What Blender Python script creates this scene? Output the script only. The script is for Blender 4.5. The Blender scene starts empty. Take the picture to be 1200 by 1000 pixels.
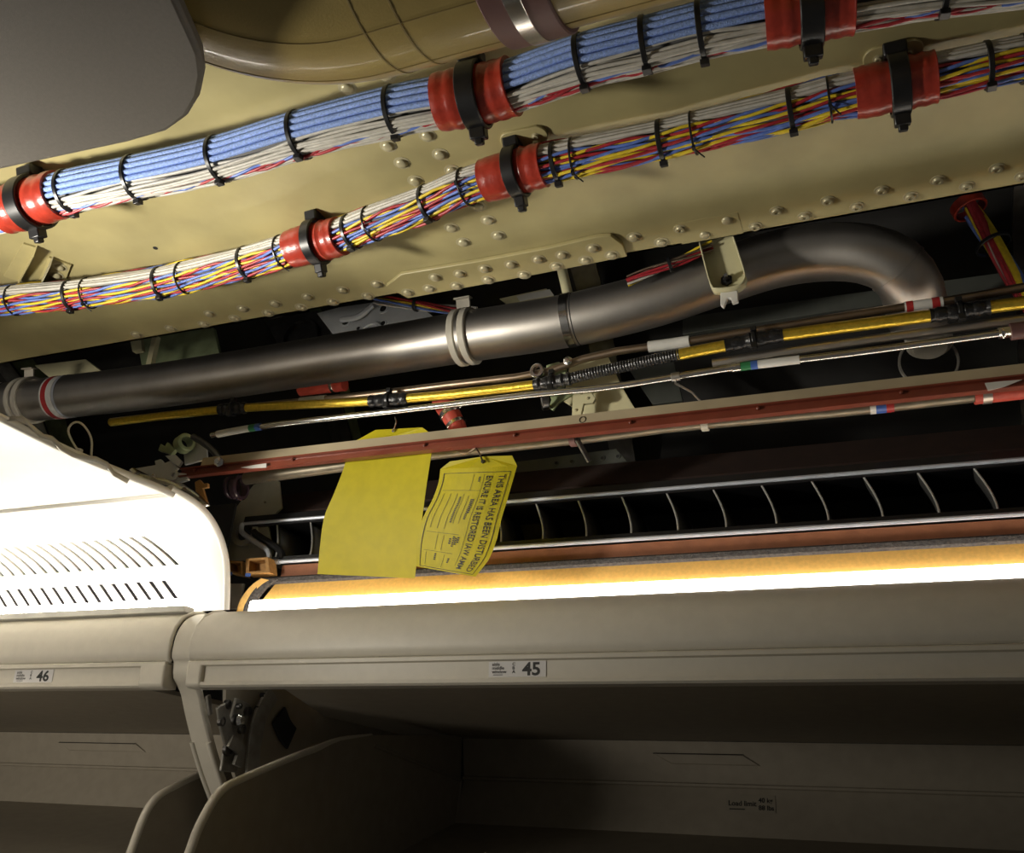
import bpy, math, random
from mathutils import Vector as V, Matrix, Euler
random.seed(7)
scn = bpy.context.scene
col = scn.collection

# ------------------------------------------------------------------ camera
F = 1050.0                                            # focal length in pixels of the 1200 x 1000 frame
_a = V((-2882.0, -327.0, -1050.0)).normalized()       # aircraft axis (-X) seen by the camera
_yz = F / math.tan(math.radians(25)); _xz = (-_a.y * _yz + _a.z * F) / _a.x
_u = V((_xz, _yz, -F)).normalized()
AX = -_a; AZ = _u; AY = AZ.cross(AX)
ROT = Matrix((AX, AY, AZ))                            # camera -> world
CAM = V((0, 0, 1.65))
cd = bpy.data.cameras.new('camera'); cam = bpy.data.objects.new('camera', cd); col.objects.link(cam)
cd.sensor_fit = 'HORIZONTAL'; cd.sensor_width = 36.0; cd.lens = 36.0 * F / 1200.0
cd.clip_start = 0.02
cam.matrix_world = Matrix.Translation(CAM) @ ROT.to_4x4()
scn.camera = cam

# ------------------------------------------------------------------ world, exposure
w = bpy.data.worlds.new('cabin_ambient'); scn.world = w; w.use_nodes = True
w.node_tree.nodes['Background'].inputs[0].default_value = (1.0, 0.93, 0.82, 1)
w.node_tree.nodes['Background'].inputs[1].default_value = 0.058
scn.view_settings.view_transform = 'Standard'; scn.view_settings.look = 'None'
scn.view_settings.exposure = 0.0; scn.view_settings.gamma = 1.0
scn.view_settings.use_curve_mapping = False
STRIP = 9.0         # cove strip over the bin of row 45
STRIP46 = 60.0      # cove strip behind the panel of row 46

def area_light(name, loc, target, sx, sy, power, color):
    l = bpy.data.lights.new(name, 'AREA'); l.shape = 'RECTANGLE'; l.size = sx; l.size_y = sy
    l.energy = power; l.color = color
    o = bpy.data.objects.new(name, l); col.objects.link(o); o.location = loc
    o.rotation_euler = (V(target) - V(loc)).to_track_quat('-Z', 'Y').to_euler()
    return o
# added out-of-frame lamp, brightens the wire bundles and beam from the left
area_light('added_bundle_fill', (-1.22, 0.30, 1.86), (-0.70, 0.72, 2.34), 0.10, 0.10, 3.4, (1.0, 0.94, 0.82)).data.spread = math.radians(86)
# added lamp out of view, lifts the front and interior of bin 46
area_light('added_bin_fill', (-1.6, -0.6, 1.45), (-1.75, 1.3, 1.75), 0.5, 0.25, 4.6, (1.0, 0.92, 0.80)).data.spread = math.radians(96)

# ------------------------------------------------------------------ measuring helpers
def ray(px, py):
    return (ROT @ V((px - 600.0, 500.0 - py, -F))).normalized()
def at(px, py, X=None, Y=None, Z=None):
    d = ray(px, py)
    i, v = (0, X) if X is not None else ((1, Y) if Y is not None else (2, Z))
    return CAM + d * ((v - CAM[i]) / d[i])
def proj(p):
    c = ROT.transposed() @ (V(p) - CAM)
    return 600 + F * c.x / -c.z, 500 - F * c.y / -c.z

# ------------------------------------------------------------------ materials
MATS = {}
def mat(name, c, rough=0.5, metal=0.0, var=0.08, scale=30.0, bump=0.0, bscale=200.0, c2=None, emit=0.0, spec=0.5, coat=0.0, trans=0.0):
    m = bpy.data.materials.new(name); m.use_nodes = True
    nt = m.node_tree; n = nt.nodes; b = n['Principled BSDF']
    b.inputs['Roughness'].default_value = rough; b.inputs['Metallic'].default_value = metal
    b.inputs['Specular IOR Level'].default_value = spec; b.inputs['Coat Weight'].default_value = coat
    tc = n.new('ShaderNodeTexCoord'); nz = n.new('ShaderNodeTexNoise')
    nz.inputs['Scale'].default_value = scale; nz.inputs['Detail'].default_value = 5.0
    nt.links.new(tc.outputs['Object'], nz.inputs['Vector'])
    rp = n.new('ShaderNodeValToRGB')
    if c2 is None:
        lo = [max(0, x * (1 - var)) for x in c]; hi = [min(1, x * (1 + var)) for x in c]
    else: lo, hi = c, c2
    rp.color_ramp.elements[0].color = (*lo, 1); rp.color_ramp.elements[1].color = (*hi, 1)
    rp.color_ramp.elements[0].position = 0.35; rp.color_ramp.elements[1].position = 0.65
    nt.links.new(nz.outputs['Fac'], rp.inputs['Fac']); nt.links.new(rp.outputs['Color'], b.inputs['Base Color'])
    if bump:
        n2 = n.new('ShaderNodeTexNoise'); n2.inputs['Scale'].default_value = bscale
        nt.links.new(tc.outputs['Object'], n2.inputs['Vector'])
        bp = n.new('ShaderNodeBump'); bp.inputs['Strength'].default_value = bump; bp.inputs['Distance'].default_value = 0.002
        nt.links.new(n2.outputs['Fac'], bp.inputs['Height']); nt.links.new(bp.outputs['Normal'], b.inputs['Normal'])
    if emit:
        b.inputs['Emission Color'].default_value = (1.0, 0.95, 0.86, 1); b.inputs['Emission Strength'].default_value = emit
    if trans:
        tr = n.new('ShaderNodeBsdfTranslucent'); nt.links.new(rp.outputs['Color'], tr.inputs['Color'])
        mx = n.new('ShaderNodeMixShader'); mx.inputs[0].default_value = trans
        nt.links.new(b.outputs[0], mx.inputs[1]); nt.links.new(tr.outputs[0], mx.inputs[2])
        nt.links.new(mx.outputs[0], n['Material Output'].inputs['Surface'])
    MATS[name] = m
    return m
mat('primer', (.37, .32, .155), .42, 0, .16, 7, .05, 60)
mat('primer_rivet', (.43, .39, .25), .30, .25, .08, 40)
mat('primer_cream', (.62, .58, .36), .42, 0, .06, 20)
mat('primer_green', (.30, .36, .20), .35, .1, .2, 30)
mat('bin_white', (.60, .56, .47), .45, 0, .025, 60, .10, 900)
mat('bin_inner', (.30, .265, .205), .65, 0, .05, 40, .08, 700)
mat('cove_white', (.86, .83, .75), .45, 0, .015, 30)
mat('panel_shade_grey', (.20, .18, .155), .55, 0, .04, 300, .08, 900)  # shade on the flat ceiling panel is put into this darker grey
mat('black_plastic', (.010, .010, .011), .35, 0, .2, 60)
mat('tape_black', (.012, .012, .013), .28, 0, .3, 120, .5, 300)
mat('black_void', (.012, .012, .013), .8, 0, .3, 8)
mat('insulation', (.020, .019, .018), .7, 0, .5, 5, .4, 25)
mat('sleeve_red', (.34, .033, .018), .30, 0, .15, 80, .25, 140, coat=.3)
mat('hose_red', (.50, .07, .045), .55, 0, .15, 60, .2, 200)
mat('wire_blue', (.26, .39, .80), .5, 0, .18, 400, .6, 900)
mat('wire_grey', (.50, .48, .43), .45, 0, .10, 120)
mat('wire_red', (.38, .025, .035), .4, 0, .15, 120)
mat('wire_yellow', (.75, .56, .03), .4, 0, .10, 120)
mat('wire_cobalt', (.11, .19, .55), .4, 0, .15, 120)
mat('wire_core', (.10, .10, .10), .7)
mat('steel_brushed', (.50, .47, .43), .42, 1.0, .10, 14, .04, 400)
mat('steel_bright', (.72, .71, .69), .22, 1.0, .08, 60)
mat('steel_dark', (.13, .125, .12), .35, 1.0, .2, 40)
mat('bronze', (.34, .26, .19), .38, 1.0, .12, 30)
mat('gold', (.80, .57, .07), .30, 0.85, .10, 200, .35, 500)
mat('clamp_white', (.58, .54, .45), .5, 0, .05, 60)
mat('rail_tan', (.44, .37, .25), .45, .1, .12, 10)
mat('rail_red', (.20, .045, .025), .30, 0, .12, 25, coat=.4)
mat('brown_panel', (.27, .10, .045), .6, 0, .1, 60, .2, 400)
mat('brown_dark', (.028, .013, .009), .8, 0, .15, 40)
mat('foam', (.055, .05, .048), .9, 0, .4, 250, .8, 500)
mat('kevlar', (.74, .44, .12), .55, 0, .08, 200, .15, 700)
mat('kevlar_brown', (.42, .22, .065), .6, 0, .15, 150, .2, 400)
mat('lens', (.9, .9, .88), .4, emit=STRIP)
mat('lens46', (.9, .9, .88), .4, emit=STRIP46)
mat('lamp_housing', (.70, .68, .62), .5)
mat('tag_yellow', (.66, .58, .015), .55, 0, .04, 60, .05, 200, trans=.35)
mat('ink', (.02, .02, .018), .6)
mat('placard_white', (.66, .64, .62), .4, 0, .02)
mat('placard_dull', (.30, .27, .21), .5, 0, .03)
mat('ink_soft', (.05, .045, .04), .6)
mat('label_blue', (.05, .12, .42), .4); mat('label_green', (.03, .20, .07), .4); mat('label_white', (.70, .69, .65), .4)
mat('label_red', (.42, .03, .03), .4)
mat('duct_tan', (.40, .30, .10), .36, 0, .14, 9, .10, 500, coat=.25)
mat('duct_seam', (.27, .20, .07), .6)
mat('coupling_purple', (.06, .035, .05), .25, 0, .1, coat=.3)
mat('band_purple', (.155, .075, .07), .5, 0, .08, 40)
mat('vane', (.07, .07, .068), .45, .2, .1); mat('vane_edge', (.62, .62, .60), .35, .6)
mat('frame_silver', (.56, .59, .65), .35, .35, .06)
mat('pipe_dull', (.22, .19, .14), .45, .7, .15, 30)
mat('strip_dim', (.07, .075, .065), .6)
mat('grey_composite', (.42, .42, .37), .6, 0, .08, 30)
mat('bracket_white', (.62, .64, .66), .4, 0, .06)
mat('mech_metal', (.30, .285, .25), .4, .5, .2, 40)

# ------------------------------------------------------------------ mesh building
class MB:
    def __init__(s): s.v = []; s.f = []
    def add(s, vs, fs):
        o = len(s.v); s.v += [V(p) for p in vs]; s.f += [tuple(i + o for i in f) for f in fs]; return s
    def obox(s, c, a, b, d):                          # centre and three half vectors
        c, a, b, d = V(c), V(a), V(b), V(d)
        vs = [c + a * i + b * j + d * k for i in (-1, 1) for j in (-1, 1) for k in (-1, 1)]
        return s.add(vs, [(0, 1, 3, 2), (4, 6, 7, 5), (0, 4, 5, 1), (2, 3, 7, 6), (0, 2, 6, 4), (1, 5, 7, 3)])
    def box(s, x0, x1, y0, y1, z0, z1):
        return s.obox(((x0 + x1) / 2, (y0 + y1) / 2, (z0 + z1) / 2), ((x1 - x0) / 2, 0, 0), (0, (y1 - y0) / 2, 0), (0, 0, (z1 - z0) / 2))
    def tube(s, pts, r, seg=12, caps=True, inner=None):
        pts = [V(p) for p in pts]; n = len(pts)
        rs = r if isinstance(r, (list, tuple)) else [r] * n
        T = []
        for i in range(n):
            t = pts[min(i + 1, n - 1)] - pts[max(i - 1, 0)]; T.append(t.normalized())
        ref = V((0, 0, 1)) if abs(T[0].z) < .9 else V((0, 1, 0))
        N = (ref - T[0] * ref.dot(T[0])).normalized(); vs = []
        for i in range(n):
            N = (N - T[i] * N.dot(T[i])).normalized(); B = T[i].cross(N)
            for k in range(seg):
                a = 2 * math.pi * k / seg; vs.append(pts[i] + (N * math.cos(a) + B * math.sin(a)) * rs[i])
        fs = [(i * seg + k, i * seg + (k + 1) % seg, (i + 1) * seg + (k + 1) % seg, (i + 1) * seg + k) for i in range(n - 1) for k in range(seg)]
        if caps: fs += [tuple(reversed(range(seg))), tuple((n - 1) * seg + k for k in range(seg))]
        return s.add(vs, fs)
    def ring(s, p, t, r0, r1, wd, seg=32, squash=1.0, up=None):   # band of inner r0, outer r1, width wd along t
        p, t = V(p), V(t).normalized(); ref = V(up) if up else (V((0, 0, 1)) if abs(t.z) < .9 else V((0, 1, 0)))
        N = (ref - t * ref.dot(t)).normalized(); B = t.cross(N); vs = []; h = wd / 2; bv = min(h, (r1 - r0)) * .3
        prof = [(r0, -h), (r1 - bv, -h), (r1, -h + bv), (r1, h - bv), (r1 - bv, h), (r0, h)]; m = len(prof)
        for k in range(seg):
            a = 2 * math.pi * k / seg; d = N * math.cos(a) * squash + B * math.sin(a)
            vs += [p + d * r + t * q for r, q in prof]
        fs = [(k * m + i, ((k + 1) % seg) * m + i, ((k + 1) % seg) * m + (i + 1) % m, k * m + (i + 1) % m) for k in range(seg) for i in range(m)]
        return s.add(vs, fs)
    def lathe(s, p, t, prof, seg=20):                 # prof: (radius, along) from first to last
        p, t = V(p), V(t).normalized(); ref = V((0, 0, 1)) if abs(t.z) < .9 else V((0, 1, 0))
        N = (ref - t * ref.dot(t)).normalized(); B = t.cross(N); m = len(prof); vs = []
        for r, q in prof:
            for k in range(seg):
                a = 2 * math.pi * k / seg; vs.append(p + t * q + (N * math.cos(a) + B * math.sin(a)) * r)
        fs = [(i * seg + k, i * seg + (k + 1) % seg, (i + 1) * seg + (k + 1) % seg, (i + 1) * seg + k) for i in range(m - 1) for k in range(seg)]
        fs += [tuple(reversed(range(seg))), tuple((m - 1) * seg + k for k in range(seg))]
        return s.add(vs, fs)
    def prism(s, pts, vec):                           # planar outline pushed along vec
        n = len(pts); vec = V(vec); vs = [V(p) for p in pts] + [V(p) + vec for p in pts]
        return s.add(vs, [tuple(reversed(range(n))), tuple(range(n, 2 * n))] + [(i, (i + 1) % n, n + (i + 1) % n, n + i) for i in range(n)])
    def prism_x(s, prof, x0, x1): return s.prism([(x0, y, z) for y, z in prof], (x1 - x0, 0, 0))
    def sheet_x(s, prof, x0, x1, th):                 # open YZ profile with thickness to its left
        return s.prism_x(thick(prof, th), x0, x1)
    def holed(s, outer, hc, hr, vec, n=36, ry=None):  # flat outline (3d) with a round hole, pushed along vec
        vec = V(vec); hc = V(hc); nn = vec.normalized(); ux = (V((1, 0, 0)) - nn * nn.x).normalized(); uy = nn.cross(ux)
        O = [V(p) for p in outer]; po = []
        for k in range(n):
            a = 2 * math.pi * k / n; d = V((math.cos(a), math.sin(a))); best = None
            for i in range(len(O)):
                p = O[i] - hc; q = O[(i + 1) % len(O)] - hc
                x1, y1, x2, y2 = p.dot(ux), p.dot(uy), q.dot(ux), q.dot(uy)
                den = d.x * (y2 - y1) - d.y * (x2 - x1)
                if abs(den) < 1e-12: continue
                t = (x1 * (y2 - y1) - y1 * (x2 - x1)) / den
                sg = (x1 * d.y - y1 * d.x) / den
                if t > 0 and -1e-6 <= sg <= 1 + 1e-6 and (best is None or t > best): best = t
            po.append((d, best or hr * 2))
        vs = []
        for d, t in po:
            e = ux * d.x + uy * d.y; vs += [hc + e * hr, hc + e * t, hc + e * hr + vec, hc + e * t + vec]
        fs = []
        for k in range(n):
            a, b = 4 * k, 4 * ((k + 1) % n)
            fs += [(a, b, b + 1, a + 1), (a + 2, a + 3, b + 3, b + 2), (a, a + 2, b + 2, b), (a + 1, b + 1, b + 3, a + 3)]
        return s.add(vs, fs)
    def mesh(s, name, m, smooth=35, origin=None):
        me = bpy.data.meshes.new(name); o = V(origin) if origin is not None else V((0, 0, 0))
        me.from_pydata([tuple(p - o) for p in s.v], [], s.f); me.update()
        import bmesh
        bm = bmesh.new(); bm.from_mesh(me); bmesh.ops.recalc_face_normals(bm, faces=bm.faces); bm.to_mesh(me); bm.free()
        me.materials.append(MATS[m])
        if smooth:
            me.polygons.foreach_set('use_smooth', [True] * len(me.polygons)); me.set_sharp_from_angle(angle=math.radians(smooth))
        return me
def thick(prof, th):
    n = len(prof); out = []
    for i in range(n):
        a = prof[max(i - 1, 0)]; b = prof[min(i + 1, n - 1)]; dx, dy = b[0] - a[0], b[1] - a[1]; l = math.hypot(dx, dy)
        out.append((prof[i][0] - dy / l * th, prof[i][1] + dx / l * th))
    return list(prof) + out[::-1]

def setp(o, label, cat, group=None, kind=None):
    if label: o['label'] = label
    if cat: o['category'] = cat
    if group: o['group'] = group
    if kind: o['kind'] = kind
    return o
def thing(name, loc, label, cat, group=None):
    o = bpy.data.objects.new(name, None); col.objects.link(o); o.location = V(loc); o.empty_display_size = .05
    return setp(o, label, cat, group)
def base(o):
    while o.parent: o = o.parent
    return o.location
def part(parent, name, mb, m, label=None, smooth=35, bevel=0):
    me = mb.mesh(name, m, smooth, base(parent)); o = bpy.data.objects.new(name, me); col.objects.link(o); o.parent = parent
    if label: o['label'] = label
    if bevel: bev(o, bevel)
    return o
def solo(name, mb, m, label, cat, group=None, kind=None, loc=None, smooth=35, bevel=0):
    if loc is None:
        n = len(mb.v); loc = sum(mb.v, V((0, 0, 0))) / n
    me = mb.mesh(name, m, smooth, loc); o = bpy.data.objects.new(name, me); col.objects.link(o); o.location = loc
    if bevel: bev(o, bevel)
    return setp(o, label, cat, group, kind)
def bev(o, wd):
    b = o.modifiers.new('bevel', 'BEVEL'); b.width = wd; b.segments = 2; b.limit_method = 'ANGLE'; b.angle_limit = math.radians(40)
def spline(pts, n):
    pts = [V(p) for p in pts]; P = [pts[0] * 2 - pts[1]] + pts + [pts[-1] * 2 - pts[-2]]; out = []
    L = [0]
    for i in range(1, len(pts)): L.append(L[-1] + (pts[i] - pts[i - 1]).length)
    for j in range(n + 1):
        s = L[-1] * j / n; k = 0
        while k < len(pts) - 2 and L[k + 1] < s: k += 1
        t = (s - L[k]) / max(1e-9, L[k + 1] - L[k]); a, b, c, d = P[k:k + 4]
        out.append(.5 * ((2 * b) + (c - a) * t + (2 * a - 5 * b + 4 * c - d) * t * t + (3 * b - a - 3 * c + d) * t ** 3))
    return out
def on_path(path, px):
    best = min(range(len(path) - 1), key=lambda i: abs((proj(path[i])[0] + proj(path[i + 1])[0]) / 2 - px))
    a, b = path[best], path[best + 1]; xa, xb = proj(a)[0], proj(b)[0]; t = (px - xa) / (xb - xa)
    i0, i1 = max(0, best - 1), min(len(path) - 1, best + 2)
    return a.lerp(b, max(-.5, min(1.5, t))), (path[i1] - path[i0]).normalized()
def sub_path(path, px0, px1, n=12):
    return [on_path(path, px0 + (px1 - px0) * i / n)[0] for i in range(n + 1)]
def text_data(body, size, offset=0.0, align='LEFT', sx=1.0):
    c = bpy.data.curves.new('lettering', 'FONT'); c.body = body; c.size = size; c.offset = offset; c.align_x = align; c.resolution_u = 3
    o = bpy.data.objects.new('lettering', c); col.objects.link(o)
    bpy.context.view_layer.update()
    me = bpy.data.meshes.new_from_object(o.evaluated_get(bpy.context.evaluated_depsgraph_get()))
    vs = [(p.co.x * sx, p.co.y) for p in me.vertices]; fs = [tuple(p.vertices) for p in me.polygons]
    bpy.data.objects.remove(o); bpy.data.curves.remove(c); bpy.data.meshes.remove(me)
    return vs, fs
def letters(mb, body, size, f, x, y, offset=0.0, align='LEFT', sx=1.0):
    vs, fs = text_data(body, size, offset, align, sx)
    return mb.add([f(x + a, y + b) for a, b in vs], fs)

XL, XR = -3.0, 1.15         # run of the continuous fittings
XC = -0.948                 # end plane of the ceiling panels of row 46

# ================================================================== THE SETTING
# outboard fuselage lining, dark insulation blankets behind everything
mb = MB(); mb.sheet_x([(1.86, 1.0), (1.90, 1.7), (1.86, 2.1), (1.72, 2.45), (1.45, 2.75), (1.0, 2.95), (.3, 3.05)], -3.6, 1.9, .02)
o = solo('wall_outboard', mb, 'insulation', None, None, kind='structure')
# blanket seam frames, the curved ribs of the fuselage
def rib(x, wd=.025):
    t = thing('fuselage_frame', (x, 1.7, 2.3), RIBL[len(ribs)], 'frame', None); ribs.append(t)
    prof = [(1.80, 1.95), (1.77, 2.12), (1.66, 2.38), (1.42, 2.62), (1.05, 2.80)]
    m1 = MB(); m1.sheet_x(prof, x - wd, x + wd, .006); part(t, 'cap', m1, 'steel_dark')
    m2 = MB(); q = [(y + .0, z) for y, z in prof]; m2.prism_x([(y, z) for y, z in q] + [(y + .07, z + .05) for y, z in q[::-1]], x - .002, x + .002)
    part(t, 'web', m2, 'primer_green')
ribs = []
RIBL = ['curved dark fuselage frame behind the riveted beam above the white perforated bracket', 'curved dark fuselage frame behind the pale triangular plate below the steel duct',
        'curved dark fuselage frame behind the elbow end of the steel duct', 'curved dark fuselage frame behind the taped end of the steel duct']
for x in (-1.05, -.42, .33, -1.9): rib(x)

# ================================================================== RIVETED BEAM OVERHEAD
PZ = 2.38
beam = thing('overhead_beam', (0, .977, PZ), 'pale green primed flat metal beam with rivets, above both wire bundles', 'beam')
mb = MB(); mb.box(-2.6, 1.6, -.15, .977, PZ, PZ + .004); mb.box(-2.6, 1.6, .973, .977, PZ, PZ + .012); part(beam, 'web', mb, 'primer', smooth=0)
mb = MB(); mb.prism([at(793, 262, Z=PZ), at(864, 249, Z=PZ), at(871, 273, Z=PZ), at(799, 286, Z=PZ)], (0, 0, -.0006)); part(beam, 'doubler', mb, 'primer', smooth=0)
rv = MB(); rv.lathe((0, 0, 0), (0, 0, -1), [(.0085, 0), (.0085, .0004), (.0058, .0006), (.0055, .0028), (.0040, .0042), (.0012, .0046)], 14)
RIV = rv.mesh('rivet', 'primer_rivet', 40)
rv2 = MB(); rv2.lathe((0, 0, 0), (0, 0, -1), [(.0072, 0), (.0072, .0010), (.0052, .0012), (.0050, .0036), (.0044, .0044), (.0024, .0045), (.0022, .0026), (.0005, .0026)], 14)
RIVC = rv2.mesh('collar_rivet', 'primer_rivet', 40)
def rivets(parent, pts, z, me=None):
    b = base(parent)
    for (x, y) in pts:
        o = bpy.data.objects.new('rivet', me or RIV); col.objects.link(o); o.parent = parent; o.location = at(x, y, Z=z) - b; o.scale = (1.22, 1.22, .9)
rivets(beam, [(407, 103), (453, 88), (455, 171), (501, 159), (471, 191), (516, 181), (487, 212), (530, 200), (561, 242), (572, 258), (529, 267), (543, 284), (584, 276), (743, 278), (775, 284),
              (246, 368), (285, 362), (323, 356), (314, 367), (275, 373), (361, 348), (353, 360), (239, 380), (390, 354), (442, 333), (431, 347), (402, 340), (826, 275), (852, 258), (200, 385), (160, 392)], PZ)
rivets(beam, [(797, 268), (885, 265), (910, 247), (943, 253), (970, 235), (1004, 242), (1033, 223), (1067, 230), (1099, 211), (1133, 218), (1168, 197), (1198, 206)], PZ, RIVC)
mb = MB(); mb.lathe(at(182, 291, Z=PZ - .0003), (0, 0, 1), [(.0035, 0), (.0034, .0003)], 12); part(beam, 'rivet_hole', mb, 'black_void')
SZ = PZ - .006
out = [(452, 336), (470, 322), (560, 307), (640, 292), (700, 278), (716, 277), (730, 287), (735, 301), (640, 320), (560, 335), (478, 350)]
sp = thing('splice_plate', at(600, 315, Z=SZ), 'long riveted splice plate with clipped corner on the beam edge above the white duct clamp', 'plate')
mb = MB(); mb.prism([at(x, y, Z=SZ) for x, y in out], (0, 0, .006)); part(sp, 'plate', mb, 'primer', bevel=.0012)
rivets(sp, [(510, 325), (539, 321), (568, 315), (599, 310), (631, 304), (659, 299), (695, 291), (572, 328), (614, 322), (652, 312), (686, 305), (717, 299), (535, 335), (503, 338), (478, 343)], SZ)
# little nut plates behind clamps
def oval_tab(cx, cy, lab):
    c = at(cx, cy, Z=PZ); t = thing('nut_plate', c, lab, 'plate')
    mb = MB(); pts = []
    for k in range(24):
        a = 2 * math.pi * k / 24; s = .016 if math.cos(a) > 0 else -.016
        pts.append(c + V((s + .012 * math.cos(a), .014 * math.sin(a), -.0035)))
    mb.prism(pts, (0, 0, .0035)); part(t, 'plate', mb, 'primer', bevel=.0008)
    for s in (-.014, .014):
        o = bpy.data.objects.new('rivet', RIVC); col.objects.link(o); o.parent = t; o.location = (s, 0, -.0033); o.scale = (.7, .7, .7)
oval_tab(614, 160, 'small oval riveted nut plate beside the clamp nearest the corner of the splice plate')
oval_tab(1046, 62, 'small oval riveted nut plate beside the clamp under the widest red sleeve')
# angle bracket on the beam at the far end
br = thing('angle_bracket', at(45, 290, Z=PZ), 'primed metal angle bracket on the beam above the multicoloured wire bundle', 'bracket')
mb = MB(); mb.prism([at(28, 284, Z=PZ), at(42, 288, Z=PZ), at(22, 328, Z=PZ), at(5, 322, Z=PZ)], (0, 0, -.003)); part(br, 'foot', mb, 'primer')
mb = MB(); p = [at(42, 288, Z=PZ), at(22, 328, Z=PZ)]; mb.prism([p[0], p[1], p[1] + V((0, 0, -.010)), p[0] + V((0, 0, -.02))], (.003, 0, 0)); part(br, 'flange', mb, 'primer')
br = thing('clip_bracket', at(65, 313, Z=PZ), 'small primed clip plate with bright edge riveted on the beam', 'bracket')
mb = MB(); mb.prism([at(58, 300, Z=PZ), at(84, 309, Z=PZ), at(76, 330, Z=PZ), at(46, 328, Z=PZ)], (0, 0, -.003)); part(br, 'foot', mb, 'primer')
mb = MB(); p = [at(61, 301, Z=PZ), at(48, 328, Z=PZ)]; mb.prism([p[0], p[1], p[1] + V((0, 0, -.018)), p[0] + V((0, 0, -.018))], (.003, 0, 0)); part(br, 'flange', mb, 'primer_rivet')
rivets(br, [(70, 313), (66, 322)], PZ - .003)

# ================================================================== WIRE BUNDLES
E1 = V((0, -.70, .71)); E2 = V((0, .71, .70))
UP_PX = [(-330, 328), (-140, 285), (-60, 262), (20, 243), (83, 224), (160, 208), (258, 186), (352, 158), (462, 130), (530, 117), (590, 104), (683, 72), (757, 53), (822, 36), (900, 19), (1000, 0), (1102, -16), (1200, -28), (1330, -50), (1500, -80)]
LO_PX = [(-330, 420), (-140, 376), (0, 354), (85, 346), (190, 331), (290, 308), (355, 288), (395, 278), (437, 262), (503, 238), (547, 219), (600, 203), (652, 190), (775, 165), (813, 156), (927, 129), (972, 117), (1050, 100), (1157, 77), (1260, 58), (1500, 15)]
ZU, ZW = 2.335, 2.345
def run_on(P, d): return P + [P[-1] + V((d / 2, 0, 0)), P[-1] + V((d, 0, 0))]
UP = spline(run_on([at(x, y, Z=ZU) for x, y in UP_PX], .9), 200); LO = spline(run_on([at(x, y, Z=ZW) for x, y in LO_PX], .9), 200)
RU, RL = .0258, .0218
def fr(path, i):
    T = (path[min(i + 1, len(path) - 1)] - path[max(i - 1, 0)]).normalized()
    A = (E1 - T * E1.dot(T)).normalized(); return T, A, T.cross(A) * -1
def wire(parent, path, a, b, r, m, tw=0, tr=0, ph=0, wob=0, pitch=.11, dsub=1):
    pts = []; s = 0; h1, h2 = random.uniform(0, 6), random.uniform(0, 6)
    for i, p in enumerate(path):
        if i: s += (p - path[i - 1]).length
        T, A, B = fr(path, i); aa, bb = a, b
        if wob: aa += wob * math.sin(s * 21 + h1) + wob * .5 * math.sin(s * 47 + h2); bb += wob * math.cos(s * 17 + h2)
        if tr:
            g = 2 * math.pi * s / pitch + ph; aa += tr * math.cos(g); bb += tr * math.sin(g)
        pts.append(p + A * aa + B * bb)
    mb = MB(); mb.tube(pts, r, 7, False); return part(parent, 'wire', mb, m, smooth=80)
ub = thing('wire_bundle', UP[75], 'thick wire bundle of ribbed light blue wires and grey wires under the overhead beam', 'wire bundle')
mb = MB(); mb.tube(UP, RU * .62, 12); part(ub, 'core', mb, 'wire_core')
r = .0034; n = 20
IC = min(range(len(UP)), key=lambda i: abs(proj(UP[i])[0] - 955)); UPA, UPB = UP[:IC + 1], UP[IC:]
for k in range(n):                                     # outer layer: blue over the image-up half
    g = 2 * math.pi * k / n; a, b = math.cos(g) * (RU - r), math.sin(g) * (RU - r)
    if a > -.006: wire(ub, UPA, a, b, r, 'wire_blue'); wire(ub, UPB, a, b, r * .9, 'wire_grey', wob=.0008)
for k in range(15):
    g = 2 * math.pi * (k + .5) / 15; a, b = math.cos(g) * (RU - 3 * r + .0006), math.sin(g) * (RU - 3 * r + .0006)
    if a > -.003: wire(ub, UPA, a, b, r, 'wire_blue')
r = .0021; n = 34
for k in range(n):
    g = 2 * math.pi * k / n; a, b = math.cos(g) * (RU - r), math.sin(g) * (RU - r)
    if a < -.0078:
        m = 'wire_grey'
        wire(ub, UP, a, b, r, m, wob=.0012)
for k in range(24):
    g = 2 * math.pi * k / 24; a, b = math.cos(g) * (RU - 2.6 * r), math.sin(g) * (RU - 2.6 * r)
    if a < -.005: wire(ub, UP, a, b, r, random.choice(['wire_grey', 'wire_grey', 'wire_red', 'wire_cobalt', 'wire_grey']), wob=.0022)
for g0, m in ((math.pi + .42, 'wire_red'), (math.pi + .55, 'wire_cobalt'), (math.pi + .50, 'wire_red'), (math.pi - .5, 'wire_red')):
    wire(ub, UP, math.cos(g0) * (RU - .002), math.sin(g0) * (RU - .002), .0017, m, tr=.0018, ph=g0 * 30, wob=.0014, pitch=.07)
lb = thing('wire_bundle', LO[75], 'wire bundle of twisted red yellow and blue wires with grey wires under the overhead beam', 'wire bundle')
mb = MB(); mb.tube(LO, RL * .60, 12); part(lb, 'core', mb, 'wire_core')
r = .0019; n = 14
for k in range(n):
    g = 2 * math.pi * (k + .3) / n; a, b = math.cos(g) * (RL - 2.1 * r), math.sin(g) * (RL - 2.1 * r)
    if -.95 < math.atan2(b, a) < .95: continue
    ph = random.uniform(0, 6.28); pt = random.uniform(.10, .15)
    for q, m in enumerate(('wire_red', 'wire_yellow', 'wire_cobalt')):
        wire(lb, LO, a, b, r, m, tr=r * 1.15, ph=ph + q * 2.094, wob=.0012, pitch=pt)
for k in range(16):
    g = 2 * math.pi * k / 26 - .82
    if k < 8: wire(lb, LO, math.cos(g) * (RL - .0022), math.sin(g) * (RL - .0022), .0025, 'wire_grey', wob=.0005)
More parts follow.
